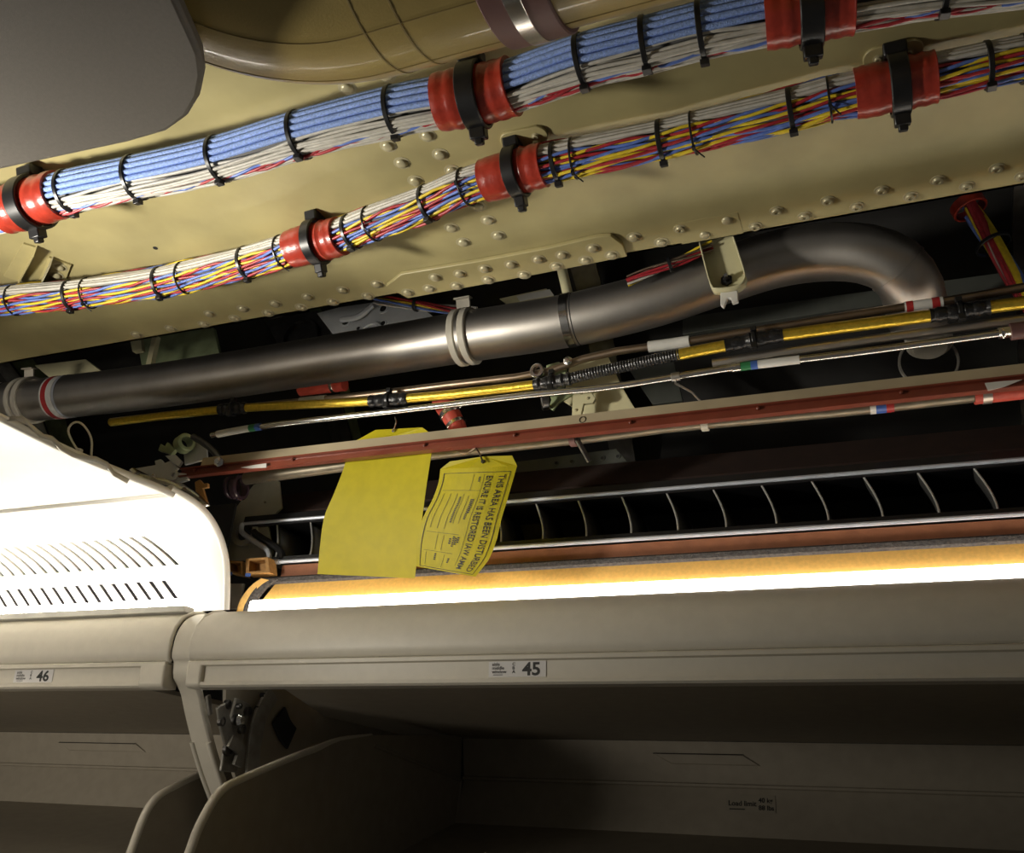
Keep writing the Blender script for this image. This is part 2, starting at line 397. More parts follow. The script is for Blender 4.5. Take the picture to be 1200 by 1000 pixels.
for k in range(5):
    g = -.7 + k * .35; wire(lb, LO, math.cos(g) * (RL - .0066), math.sin(g) * (RL - .0066), .0025, 'wire_grey', wob=.0007)
ph = 1.0
for q, m in enumerate(('wire_red', 'wire_yellow', 'wire_cobalt')):
    wire(lb, LO, RL * .86, RL * .50, r, m, tr=r * 1.15, ph=ph + q * 2.094, wob=.0014, pitch=.13)

def tie(bundle, path, R, px, wide, tail=None):
    p, T = on_path(path, px); A = (E1 - T * E1.dot(T)).normalized(); B = T.cross(A) * -1
    wd = .0052 if wide else .0022; th = .0014 if wide else .0016
    mb = MB(); mb.ring(p, T, R - .0006, R + th, wd, 36)
    t = part(bundle, 'cable_tie', mb, 'black_plastic')
    g = math.radians(random.uniform(195, 225)) if wide else math.radians(random.uniform(120, 160))
    d = A * math.cos(g) + B * math.sin(g); s = T.cross(d)
    if B.y > 0: pass
    mb = MB()
    if wide: mb.obox(p + d * (R + .0035), T * .0042, d * .0028, s * .0042)
    else:
        d = -B * .75 + A * random.uniform(-.6, .5); d.normalize(); s = T.cross(d)
        mb.obox(p + d * (R + .002), T * .0017, d * .0017, s * .0024)
        mb.tube([p + d * (R + .002), p + d * (R + .004) + s * .006 + T * .004, p + d * (R + .006) + s * .012 + T * .009], .0008, 6)
    part(t, 'head' if wide else 'knot', mb, 'black_plastic', bevel=.0006 if wide else 0)
for px in (83, 160, 258, 352, 462, 683, 757, 822, 1102): tie(ub, UP, RU, px, True)
for px in (-20, 85, 190, 290, 413, 503, 652, 775, 927, 1157): tie(lb, LO, RL, px, True)
for px in (18, 105, 217, 333, 437, 547, 673, 813, 972, 1198): tie(lb, LO, RL, px, False)

def sleeve(bundle, path, R, x0, x1):
    pts = sub_path(path, x0, x1, 20); rs = [R + .0034 + .0006 * math.sin(i * 1.7 + x0) + (.0008 if i in (4, 5, 14) else 0) for i in range(21)]
    mb = MB(); mb.tube(pts, rs, 36, False); a, ta = pts[0], pts[1] - pts[0]
    mb.ring(pts[0], ta, R - .001, rs[0], .0015, 36); mb.ring(pts[-1], pts[-1] - pts[-2], R - .001, rs[-1], .0015, 36)
    part(bundle, 'red_sleeve', mb, 'sleeve_red', 'glossy red silicone wrap')
def clamp(path, R, px, lab, wd=.02, post=True):
    p, T = on_path(path, px); A = (E1 - T * E1.dot(T)).normalized(); B = T.cross(A) * -1
    if B.z < 0: B = -B
    up = V((0, 0, 1)); t = thing('bundle_clamp', V((p.x, p.y, PZ)), lab, 'clamp', None)
    mb = MB(); mb.ring(p, T, R + .0054, R + .0088, wd, 40); part(t, 'band', mb, 'black_plastic')
    mb = MB(); n = (up - T * up.dot(T)).normalized(); s = T.cross(n)
    q = (A * .75 + n * .65).normalized(); mb.obox(p + q * (R + .012), T * (wd * .62), q * .007, T.cross(q) * .010); part(t, 'saddle', mb, 'black_plastic', bevel=.002)
    c = p + n * (R + .007); h = PZ - c.z
    mb = MB(); mb.obox(c + n * (h / 2 + .002), T * .009, n * (h / 2 + .004), s * .010); part(t, 'standoff', mb, 'black_plastic', bevel=.002)
    lo = -A * .92 + -B * .25; lo.normalize(); z = T.cross(lo)
    mb = MB(); mb.obox(p + lo * (R + .0125), T * (wd * .42), lo * .006, z * .007); mb.obox(p + lo * (R + .020), T * .0045, lo * .004, z * .0045); part(t, 'buckle', mb, 'black_plastic', bevel=.0015)
for x0, x1 in ((8, 70), (514, 600), (897, 998)): sleeve(ub, UP, RU, x0, x1)
for x0, x1 in ((343, 399), (569, 637), (1003, 1096)): sleeve(lb, LO, RL, x0, x1)
clamp(UP, RU, 38, 'black plastic clamp on the blue bundle beside the shade-darkened ceiling panel corner')
clamp(UP, RU, 556, 'black plastic clamp on the blue bundle between the tan duct and the oval nut plate')
clamp(UP, RU, 949, 'black plastic clamp on the widest red sleeve of the blue and grey bundle')
clamp(LO, RL, 371, 'black plastic clamp on the shortest red sleeve of the twisted multicoloured bundle', .014)
clamp(LO, RL, 605, 'black plastic clamp on the multicoloured bundle between the splice plate and an oval nut plate', .015)
clamp(LO, RL, 1053, 'black plastic clamp on the longest red sleeve of the multicoloured bundle', .018)

# ================================================================== TAN COMPOSITE DUCT
RD = .088; DZ = 2.285
DYC = .409
path = [V((1.4 - (1.4 + .31) * k / 40, DYC, DZ)) for k in range(40)]
for k in range(0, 31):
    a = math.pi / 2 * k / 30; path.append(V((-.31 - .15 * math.sin(a), DYC - .15 + .15 * math.cos(a), DZ)))
path += [V((-.46, DYC - .15 - .05 * k, DZ)) for k in range(1, 10)]
cdct = thing('composite_duct', (0, DYC, DZ), 'tan composite air duct with seam lines, bending away above the blue bundle', 'duct')
mb = MB(); mb.tube(path, RD, 48); part(cdct, 'shell', mb, 'duct_tan', smooth=60)
px = -.185
mb = MB(); mb.ring((px, DYC, DZ), (1, 0, 0), RD, RD + .004, .05, 64); bnd = part(cdct, 'clamp_band', mb, 'band_purple', 'dull purple-brown rubber band')
mb = MB(); mb.ring((px, DYC, DZ), (1, 0, 0), RD + .004, RD + .0052, .013, 64); part(bnd, 'steel_strap', mb, 'steel_bright', 'bright steel strap')
for x in (-.272, -.302):
    mb = MB(); mb.ring((x, DYC, DZ), (1, 0, 0), RD, RD + .0005, .0016, 64); part(cdct, 'seam', mb, 'duct_seam')
for g in (-58, -92):
    a = math.radians(g); pp = []
    for q in path[24:78]:
        pp.append(q)
    out = []
    for i, q in enumerate(pp):
        T = (pp[min(i + 1, len(pp) - 1)] - pp[max(i - 1, 0)]).normalized(); N = V((0, 0, 1)).cross(T)
        if N.dot(V((-.3, 1, 0))) < 0: N = -N
        out.append(q + (N * math.cos(a) + V((0, 0, 1)) * math.sin(a)) * (RD + .0001))
    mb = MB(); mb.tube(out, .0005, 5); part(cdct, 'seam', mb, 'duct_seam')

# ================================================================== CEILING PANELS OF ROW 46
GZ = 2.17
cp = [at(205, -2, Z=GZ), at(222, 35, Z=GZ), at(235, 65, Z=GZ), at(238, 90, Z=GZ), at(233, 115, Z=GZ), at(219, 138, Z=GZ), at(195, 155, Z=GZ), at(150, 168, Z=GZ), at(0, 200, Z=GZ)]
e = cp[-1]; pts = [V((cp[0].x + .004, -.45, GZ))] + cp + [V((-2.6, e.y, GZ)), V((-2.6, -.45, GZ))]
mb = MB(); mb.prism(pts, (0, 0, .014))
solo('ceiling_panel', mb, 'panel_shade_grey', 'flat ceiling panel, grey darkened to stand for shade, with a rounded corner beside the tan duct', 'ceiling panel', bevel=.004)
PROF = [(1.16, 1.965), (1.152, 1.998), (1.139, 2.036), (1.122, 2.061), (1.099, 2.081), (1.072, 2.095), (1.04, 2.103), (1.005, 2.105), (.972, 2.105), (.919, 2.101), (.797, 2.092), (.66, 2.090), (.555, 2.09)]
PROF = [(p.x, p.y) for p in spline([V((y, z, 0)) for y, z in PROF], 90)]
def prof_at(L):
    for (a, b), (c, d) in zip(PROF, PROF[1:]):
        l = math.hypot(c - a, d - b)
        if L <= l: return a + (c - a) * L / l, b + (d - b) * L / l
        L -= l
    return PROF[-1]
lc = thing('cove_panel', (-1.6, 1.16, 1.965), 'white curved cove panel with two rows of slots, brightly lit above bin 46', 'ceiling panel')
cv, cf, cn = [], [], []
def pnorm(L):                                          # unit normal of the profile, towards the aisle
    (a, b), (c, d) = prof_at(max(0, L - .008)), prof_at(L + .008); l = math.hypot(c - a, d - b)
    return V((0, -(d - b) / l, (c - a) / l))
TH = .004
def quads(vs, ns, fs):
    o = len(cv); cv.extend(vs); cn.extend(ns)
    for f in fs:
        a, b, c = vs[f[0]], vs[f[1]], vs[f[2]]
        if (b - a).cross(c - a).dot(ns[f[0]]) < 0: f = tuple(reversed(f))
        cf.append(tuple(i + o for i in f))
def band(L0, L1, cells, n):                            # cells: (x left, shear left, x right, shear right)
    for xa, sa, xb, sb in cells:
        A, B, N = [], [], []
        for i in range(n + 1):
            L = L0 + (L1 - L0) * i / n; y, z = prof_at(L); f = (L1 - L) / (L1 - L0)
            A.append(V((xa + sa * f, y, z))); B.append(V((xb + sb * f, y, z))); N.append(pnorm(L))
        fs = [(2 * i, 2 * i + 1, 2 * i + 3, 2 * i + 2) for i in range(n)]
        inter = lambda P, Q: [v for pq in zip(P, Q) for v in pq]
        quads(inter(A, B), inter(N, N), fs)
        A2 = [p - q * TH for p, q in zip(A, N)]; B2 = [p - q * TH for p, q in zip(B, N)]
        quads(inter(A2, B2), [-q for q in inter(N, N)], fs)
        quads(inter(A, A2), [V((-1, 0, 0))] * (2 * n + 2), fs); quads(inter(B, B2), [V((1, 0, 0))] * (2 * n + 2), fs)
        for i in (0, n):
            d = (A[1] - A[0]).normalized() * (-1 if i == 0 else 1); quads([A[i], B[i], B2[i], A2[i]], [d] * 4, [(0, 1, 2, 3)])
def solid(L0, L1, n): band(L0, L1, [(XL, 0, XC, 0)], n)
def row(L0, L1, x_end, shear, pitch, slot, n, m=72):
    cells = []; x = x_end
    cells.append((x, shear, XC, 0))
    for k in range(m):
        cells.append((x - pitch, shear, x - slot, shear)); x -= pitch
    cells.append((XL, 0, x, shear)); band(L0, L1, cells, n)
solid(0, .015, 4); row(.015, .052, -1.066, .033, .0268, .0115, 8); solid(.052, .076, 6)
row(.076, .131, -1.088, .052, .0258, .0085, 10); solid(.131, .255, 30)
me = bpy.data.meshes.new('panel'); me.from_pydata([tuple(p - lc.location) for p in cv], [], cf); me.update()
me.polygons.foreach_set('use_smooth', [True] * len(me.polygons)); me.normals_split_custom_set_from_vertices([tuple(q) for q in cn])
me.materials.append(MATS['cove_white']); pn = bpy.data.objects.new('panel', me); col.objects.link(pn); pn.parent = lc
pe = [prof_at(.255 * i / 24) for i in range(25)]
def offp(ps, d):
    return thick(ps, d)[len(ps):][::-1]
mb = MB(); mb.tube([(XC + .004, y, z) for y, z in offp(pe, -.001)], .0055, 8); part(lc, 'edge_rim', mb, 'cove_white', smooth=80)
mb = MB(); mb.box(-2.6, -.99, 1.19, 1.195, 1.97, 2.16); part(lc, 'plenum_liner', mb, 'black_void')
uc = thing('upper_cove_panel', (-1.6, .9, 2.1), 'white flat upper cove panel, overlapping the slotted cove panel', 'ceiling panel')
ps = [prof_at(.245 + .43 * i / 16) for i in range(17)]; ps = [(y, z - .005) for y, z in ps]
mb = MB(); mb.sheet_x(ps, XL, XC - .004, -.006); part(uc, 'panel', mb, 'cove_white')
mb = MB(); mb.tube([(XC + .001, y, z) for y, z in ps], .0062, 8); part(uc, 'edge_rim', mb, 'cove_white', smooth=80)
mb = MB(); y, z = ps[0]; mb.tube([(XL, y, z), (XC, y, z)], .0052, 8); part(uc, 'front_rim', mb, 'cove_white', smooth=80)

# ================================================================== BINS
LIPF = [(1.13, 1.836), (1.104, 1.8355), (1.0995, 1.838), (1.0995, 1.8425), (1.1055, 1.8435), (1.1035, 1.8655), (1.0960, 1.8665), (1.0955, 1.8715), (1.0985, 1.8735)]
BULL = [(1.1015, 1.8745), (1.0965, 1.8775), (1.0935, 1.888), (1.0935, 1.906), (1.098, 1.925), (1.110, 1.942), (1.128, 1.953), (1.148, 1.958), (1.162, 1.958)]
def lip_face(s, t=0.0):     # point on the recessed placard face, s up 0..1
    return (1.1055 + (1.1035 - 1.1055) * s - t, 1.8435 + .022 * s)
def bin_unit(x0, x1, row, label, capside):
    t = thing('overhead_bin', ((x0 + x1) / 2, 1.12, 1.84), label, 'overhead bin')
    mb = MB(); mb.sheet_x(BULL, x0, x1, -.006)
    nb = part(t, 'top_cover', mb, 'bin_white', smooth=60)
    mb = MB(); xe = x0 if capside == 'L' else x1
    sq = [(y + .004, z - .001) for y, z in BULL[:-1]]
    mb.tube([(xe, y + .004, z) for y, z in BULL], .0042, 8); part(t, 'cover_edge', mb, 'bin_white', smooth=80)
    mb = MB(); mb.sheet_x(LIPF, x0, x1, .006) if False else mb.prism_x(LIPF + [(1.125, 1.8735), (1.13, 1.87)], x0, x1); part(t, 'placard_rail', mb, 'bin_white', smooth=30)
    c0, c1 = (x0 - .001, x0 + .026) if capside == 'L' else (x1 - .046, x1 + .001)
    mb = MB(); mb.prism_x([(1.125, 1.835), (1.104, 1.8345), (1.098, 1.838), (1.0965, 1.850), (1.0955, 1.866), (1.0955, 1.8715), (1.125, 1.8725)], c0, c1); part(t, 'end_cap', mb, 'bin_white', bevel=.003)
    return t
B45 = bin_unit(-.942, XR, 45, 'cream overhead bin with open bucket and row 45 placard below the light strip', 'L')
B46 = bin_unit(XL, -.985, 46, 'cream overhead bin with open bucket and row 46 placard under the slotted cove panel', 'R')

def placard(t, x0, x1, num):
    s0, s1 = .08, .97; th = .0012
    f = lambda u, v, d=.0012: V((x0 + (x1 - x0) * u, *lip_face(s0 + (s1 - s0) * v, d)))
    mb = MB(); mb.add([f(0, 0), f(1, 0), f(1, 1), f(0, 1), f(0, 0, 0), f(1, 0, 0), f(1, 1, 0), f(0, 1, 0)], [(0, 1, 2, 3), (4, 7, 6, 5), (0, 4, 5, 1), (1, 5, 6, 2), (2, 6, 7, 3), (3, 7, 4, 0)])
    pl = part(t, 'row_placard', mb, 'placard_white', 'white row placard with seat letters', smooth=0)
    W_, H_ = (x1 - x0), .0196
    g = lambda a, b: f(a / W_, b / H_, .0015)
    mb = MB(); k = W_ / .084
    for i, (s, l) in enumerate((('aisle', 'C'), ('middle', 'B'), ('window', 'A'))):
        yy = .0142 - i * .0047
        letters(mb, s, .0058, g, .005 * k, yy, .00010, sx=1.15 * k); letters(mb, l, .0054, g, .035 * k, yy, .00014, sx=1.15 * k)
    letters(mb, 'seat row', .0026, g, .007 * k, .0017, .0, sx=k) if False else mb.add([g(.007 * k, .0024), g(.021 * k, .0024), g(.021 * k, .0032), g(.007 * k, .0032)], [(0, 1, 2, 3)])
    letters(mb, num, .0225, g, .050 * k, .0022, .0006, sx=1.18 * k)
    part(pl, 'lettering', mb, 'ink', smooth=0)
pa, pb = at(573, 785, Y=1.104).x, at(640, 785, Y=1.104).x
placard(B45, pa, pb, '45')
pa, pb = at(16, 797, Y=1.104).x, at(61, 797, Y=1.104).x
placard(B46, pa, pb, '46')

# interior of the open bins
def interior(t, x0, x1, lat0, lat1, load=None):
    YB = 1.80
    z1 = at(700, 867, Y=YB).z; z2 = at(700, 917, Y=YB + .02).z; z3 = at(700, 973, Y=YB - .01).z
    mb = MB()
    if load:
        hz = lambda y, d=0: 1.836 + (z1 - 1.836) * (y - 1.13) / (YB - 1.13) + d
        xf = at(334, 806, Y=1.13).x; ym = 1.45
        pl = [(xf, 1.13), (-.918, ym), (-.918, YB), (x1, YB), (x1, 1.13)]
        mb.prism([(x, y, hz(y)) for x, y in pl], (0, 0, .008))
    else: mb.prism_x([(1.13, 1.836), (1.13, 1.842), (YB, z1 + .012), (YB, z1)], x0, x1)
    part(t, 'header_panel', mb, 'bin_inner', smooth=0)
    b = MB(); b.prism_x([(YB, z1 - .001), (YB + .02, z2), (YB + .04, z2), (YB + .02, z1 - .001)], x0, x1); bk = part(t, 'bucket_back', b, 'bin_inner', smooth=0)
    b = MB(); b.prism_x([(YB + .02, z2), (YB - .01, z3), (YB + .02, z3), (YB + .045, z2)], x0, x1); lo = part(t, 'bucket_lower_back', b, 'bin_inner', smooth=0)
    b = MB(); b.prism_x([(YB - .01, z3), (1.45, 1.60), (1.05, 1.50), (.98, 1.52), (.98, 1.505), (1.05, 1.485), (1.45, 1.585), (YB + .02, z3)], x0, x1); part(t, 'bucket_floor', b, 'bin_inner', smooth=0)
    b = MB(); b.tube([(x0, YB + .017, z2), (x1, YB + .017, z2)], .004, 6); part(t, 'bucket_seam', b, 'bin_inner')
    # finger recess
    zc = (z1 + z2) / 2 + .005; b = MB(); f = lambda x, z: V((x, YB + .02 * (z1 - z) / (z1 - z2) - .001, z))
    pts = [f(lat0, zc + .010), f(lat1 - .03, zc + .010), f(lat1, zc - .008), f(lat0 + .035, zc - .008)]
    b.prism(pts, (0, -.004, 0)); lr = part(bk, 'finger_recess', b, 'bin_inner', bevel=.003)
    b = MB(); b.add([f(lat0, zc + .0112) + V((0, -.003, 0)), f(lat1 - .03, zc + .0112) + V((0, -.003, 0)), f(lat1 - .03, zc + .009) + V((0, -.0055, 0)), f(lat0, zc + .009) + V((0, -.0055, 0))], [(0, 1, 2, 3)]); part(bk, 'recess_gap', b, 'ink_soft')
    if load:
        xa, xb = at(load[0], 940, Y=YB).x, at(load[1], 940, Y=YB).x
        za, zb = at(load[0], 951, Y=YB + .005).z, at(load[0], 931, Y=YB + .01).z
        g = lambda a, b_, d=.0015: V((xa + a, (YB + .02) + (-.03) * (z2 - (za + b_)) / (z2 - z3) - d, za + b_))
        W_, H_ = xb - xa, zb - za
        b = MB(); b.add([g(0, 0), g(W_, 0), g(W_, H_), g(0, H_)], [(0, 1, 2, 3)]); pl = part(lo, 'load_placard', b, 'placard_dull', 'dull load limit placard', smooth=0)
        b = MB(); gg = lambda a, b_: g(a, b_, .0022)
        letters(b, 'Load limit', .0125, gg, .004, H_ * .35, .0002); letters(b, '40 kg', .0115, gg, W_ * .66, H_ * .58, .0002); letters(b, '88 lbs', .0115, gg, W_ * .66, H_ * .14, .0002)
        b.add([gg(.006, H_ * .12), gg(.034, H_ * .12), gg(.034, H_ * .18), gg(.006, H_ * .18)], [(0, 1, 2, 3)])
        part(pl, 'lettering', b, 'ink', smooth=0)
    return YB, z1, z2, z3
YBa = 1.80
xw45 = -.80
I45 = interior(B45, xw45, XR, at(765, 886, Y=1.8).x, at(890, 896, Y=1.8).x, (850, 908))
xw46 = -1.02
interior(B46, XL, xw46 - .012, at(66, 880, Y=1.8).x, at(166, 890, Y=1.8).x)
def endwall(t, x, th, outline, rimw):
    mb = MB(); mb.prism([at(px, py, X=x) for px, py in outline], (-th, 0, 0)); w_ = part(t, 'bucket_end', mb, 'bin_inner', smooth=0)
    return w_
ol = [(215, 1030), (226, 1000), (236, 972), (250, 945), (258, 933), (270, 922), (300, 908), (345, 889), (372, 879), (400, 868), (438, 862), (541, 862), (540, 914), (530, 1000), (526, 1030)]
w45 = endwall(B45, xw45, .010, ol, 0)
rim = [at(px, py, X=xw45) + V((-.005, 0, 0)) for px, py in ol[:11]]
mb = MB(); mb.tube(spline(rim, 40), [.0062 if i < 26 else .0062 - .0032 * (i - 26) / 14 for i in range(41)], 8); part(w45, 'rim', mb, 'bin_white', 'pale rounded rim', smooth=80)
mb = MB(); mb.tube([at(px, py, X=xw45) for px, py in ((438, 874), (540, 915), (529, 1010))], .0035, 6); part(w45, 'seam', mb, 'bin_inner')
ol = [(145, 1030), (156, 1000), (170, 962), (178, 946), (188, 934), (205, 924), (245, 906), (330, 880), (420, 870), (480, 1000), (480, 1030)]
w46 = endwall(B46, xw46, .010, ol, 0)
rim = [at(px, py, X=xw46) + V((-.005, 0, 0)) for px, py in ol[:8]]
mb = MB(); mb.tube(spline(rim, 30), .0062, 8); part(w46, 'rim', mb, 'bin_white', 'pale rounded rim', smooth=80)
# end frame strip between the bins
XD = -.962
pr = [(y + .006, z - .001) for y, z in BULL[::-1]] + [(1.113, 1.852)] + [(p.y, p.z) for p in (at(px, py, X=XD) for px, py in ((222, 812), (227, 835), (235, 868), (246, 905), (258, 938), (272, 975), (285, 1010)))]
dv = spline([(XD, y, z) for y, z in pr], 60); pr = [(p.y, p.z) for p in dv]
dvt = thing('bin_divider', dv[30], 'cream curved trim strip between bin 45 and bin 46', 'trim')
mb = MB(); mb.prism_x(thick(pr, .012), XD - .019, XD + .016); part(dvt, 'strip', mb, 'bin_white', smooth=60, bevel=.003)
for sx_, m_ in ((.014, .0045), (-.017, .004)):
    mb = MB(); mb.tube([p + V((sx_, .002, -.002)) for p in dv[32:]], m_, 8); part(dvt, 'seal', mb, 'bin_white', smooth=80)
# side wall and hinge mechanism at the left end of bin 45
XM = -.925
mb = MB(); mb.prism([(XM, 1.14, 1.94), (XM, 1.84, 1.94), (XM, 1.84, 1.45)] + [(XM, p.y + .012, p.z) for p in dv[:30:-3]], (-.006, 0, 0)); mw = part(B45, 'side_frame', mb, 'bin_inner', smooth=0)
def mech(name, pts, wd, m, x=XM + .008, label=None):
    q = spline([at(px, py, X=x) for px, py in pts], 14); mb = MB(); vs = []
    for i, p in enumerate(q):
        T = (q[min(i + 1, 14)] - q[max(i - 1, 0)]).normalized(); N = V((1, 0, 0)).cross(T).normalized() * wd
        vs += [p + N, p - N]
    n = len(q); mb.prism(vs[0::2] + vs[1::2][::-1], (.005, 0, 0)); return part(mw, name, mb, m, label, bevel=.0015)
mech('gas_strut', [(283, 822), (276, 850), (270, 880), (266, 905)], .020, 'mech_metal')
mech('hinge_plate', [(258, 826), (262, 850), (268, 872)], .012, 'mech_metal', XM + .014)
mech('guide_arm', [(318, 812), (304, 838), (297, 868), (294, 905), (296, 925)], .016, 'mech_metal', XM + .016)
mech('link_arm', [(268, 868), (280, 880), (276, 898)], .009, 'mech_metal', XM + .02)
mech('hinge_lug', [(242, 815), (245, 838)], .004, 'mech_metal', XM + .014)
mech('pivot_cover', [(325, 838), (332, 855), (340, 866)], .020, 'black_void', XM + .004)
for px, py, rr in ((271, 826, .011), (264, 846, .011), (285, 828, .007), (295, 834, .011), (288, 855, .011), (281, 844, .013), (272, 878, .016), (312, 815, .006), (306, 830, .006), (299, 877, .006)):
    p = at(px, py, X=XM + .024); mb = MB(); mb.lathe(p, (1, 0, 0), [(rr * .65, -.010), (rr * .65, -.004), (rr * .45, -.003), (rr * .4, -.005)], 14); part(mw, 'bolt', mb, 'steel_dark' if rr > .006 else 'black_void')
p = at(281, 844, X=XM + .028); mb = MB(); mb.lathe(p, (1, 0, 0), [(.009, 0), (.006, .006), (.003, .007)], 10); part(mw, 'pin', mb, 'steel_bright')

# ================================================================== COVE LIGHT, YELLOW PANEL, FOAM, DIFFUSER
z0 = at(700, 700, Y=1.165).z; z1 = at(700, 684, Y=1.168).z
cl = thing('cove_light', (.1, 1.17, z0), 'long glowing white strip light along the top of bin 45', 'light')
XS = at(292, 714, Y=1.165).x
mb = MB(); mb.prism_x([(1.166, z0 - .004), (1.163, z0 + .003), (1.164, z1 - .004), (1.170, z1), (1.180, z1), (1.180, z0 - .004)], XS, XR); part(cl, 'lens', mb, 'lens', smooth=60)
mb = MB(); mb.box(XS - .004, XR, 1.172, 1.20, z0 - .014, z0 - .004); part(cl, 'housing', mb, 'lamp_housing')
c2 = thing('cove_light', (-1.9, 1.135, 1.962), 'strip light hidden behind the rim of bin 46, shining on the slotted cove panel', 'light')
mb = MB(); mb.tube([(XL, 1.128, 1.972), (-1.0, 1.128, 1.972)], .0055, 10); part(c2, 'lens', mb, 'lens46', smooth=60)
mb = MB(); mb.box(XL, -.99, 1.118, 1.142, 1.9545, 1.964); part(c2, 'housing', mb, 'lamp_housing')
z2 = at(700, 664, Y=1.195).z; z3 = at(700, 654, Y=1.195).z; z4 = at(700, 639, Y=1.196).z
XK = at(315, 690, Y=1.19).x
mb = MB(); mb.prism([(at(300, 706, Y=1.181).x, 1.181, z1 - .012), (XR, 1.181, z1 - .012), (XR, 1.197, z2), (at(322, 686, Y=1.197).x, 1.197, z2)], (0, .008, .002))
solo('cove_backing_board', mb, 'kevlar', 'amber yellow composite panel strip just above the strip light', 'panel')
XF = at(305, 672, Y=1.195).x
mb = MB(); mb.prism_x([(1.196, z2), (1.192, z2 + .003), (1.192, z3 - .003), (1.196, z3), (1.215, z3), (1.215, z2)], XF, XR)
solo('foam_seal', mb, 'foam', 'dark speckled foam seal strip above the amber panel', 'seal')
mb = MB(); mb.prism_x([(1.198, z3), (1.198, z4), (1.206, z4), (1.206, z3)], at(330, 668, Y=1.198).x, XR)
solo('backing_strip', mb, 'brown_panel', 'flat brown backing strip between foam seal and diffuser', 'panel')
# diffuser
zb = at(700, 637, Y=1.197).z; zt = at(700, 579, Y=1.212).z
XD0 = at(318, 656, Y=1.197).x; XDT = at(287, 607, Y=1.212).x
df = thing('linear_diffuser', (.1, 1.2, zb), 'long black linear air diffuser with upright vanes and silver edges', 'air diffuser')
sl = lambda z: 1.197 + (1.212 - 1.197) * (z - zb) / (zt - zb)
mb = MB(); mb.tube([(XD0 + .02, 1.194, zb + .002), (XR, 1.194, zb + .002)], .0032, 8); part(df, 'edge_trim', mb, 'frame_silver')
mb = MB(); mb.tube([(XDT, 1.209, zt - .002), (XR, 1.209, zt - .002)], .0030, 8); part(df, 'edge_trim', mb, 'frame_silver')
mb = MB(); mb.prism_x([(1.197, zb), (1.197, zb + .012), (1.207, zb + .013), (1.30, zb + .013), (1.30, zb)], XD0, XR); part(df, 'lower_rail', mb, 'black_plastic')
mb = MB(); mb.prism_x([(1.211, zt), (1.211, zt - .008), (1.30, zt - .008), (1.30, zt + .004), (1.212, zt + .012)], XDT, XR); part(df, 'upper_rail', mb, 'black_plastic')
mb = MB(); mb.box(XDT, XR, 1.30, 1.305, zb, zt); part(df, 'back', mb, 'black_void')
ecp = spline([V((XDT, 1.209, zt - .002)), V((XDT + .006, 1.206, zt - .02)), V((XD0 - .012, 1.198, zb + .025)), V((XD0 - .002, 1.195, zb + .006)), V((XD0 + .02, 1.194, zb + .002))], 16)
mb = MB(); mb.tube(ecp, .0045, 8); part(df, 'end_trim', mb, 'frame_silver')
ei = [p + V((.022, .004, 0)) for p in ecp]
mb = MB(); mb.tube(ei[2:14], .006, 8); part(df, 'end_liner', mb, 'black_plastic')
mb = MB(); mb.prism([V((XDT + .01, 1.215, zt - .01)), V((XD0, 1.20, zb + .01)), V((XD0, 1.30, zb + .01)), V((XDT + .01, 1.30, zt - .01))], (-.004, 0, 0)); part(df, 'end_wall', mb, 'black_plastic')
xv = at(1141, 545, Y=1.212).x; pitch = (at(1141, 545, Y=1.212).x - at(628, 588, Y=1.212).x) / 9.0
vm = MB(); vn = []
zlo, zhi = zb + .0125, zt - .0075
nk = 8
for i in range(nk + 1):
    f = i / nk; z = zlo + (zhi - zlo) * f; y = sl(z) + .004; x = .017 * math.sin((1 - f) * math.pi / 2)
    vn += [(x, y, z), (x + .010, y + .085, z)]
vm.add(vn, [(2 * i, 2 * i + 1, 2 * i + 3, 2 * i + 2) for i in range(nk)])
vmesh = None
k = 0; x = xv + pitch * int((XR - xv) / pitch)
while x > XDT + .02:
    dxl = .0 ; off = V((x, 0, 0))
    v_ = MB(); v_.add([p + off for p in vm.v], vm.f)
    if vmesh is None:
        o = part(df, 'vane', v_, 'vane', smooth=60); vmesh = o.data; vx = x; s_ = o.modifiers.new('thickness', 'SOLIDIFY'); s_.thickness = .0016
        e_ = MB(); e_.tube([p + off + V((0, -.0005, 0)) for p in vm.v[0::2]], .0017, 6); eo = part(o, 'vane_edge', e_, 'vane_edge', smooth=80); emesh = eo.data
    else:
        o = bpy.data.objects.new('vane', vmesh); col.objects.link(o); o.parent = df; o.location = (x - vx, 0, 0); s_ = o.modifiers.new('thickness', 'SOLIDIFY'); s_.thickness = .0016
        eo = bpy.data.objects.new('vane_edge', emesh); col.objects.link(eo); eo.parent = o
    x -= pitch
# brown ledge above the diffuser
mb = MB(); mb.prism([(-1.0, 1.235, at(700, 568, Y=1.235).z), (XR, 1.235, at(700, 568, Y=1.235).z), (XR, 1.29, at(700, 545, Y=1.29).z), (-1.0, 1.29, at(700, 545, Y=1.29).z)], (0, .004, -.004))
solo('duct_cover', mb, 'brown_dark', 'dark brown cover ledge behind the black diffuser', 'panel')

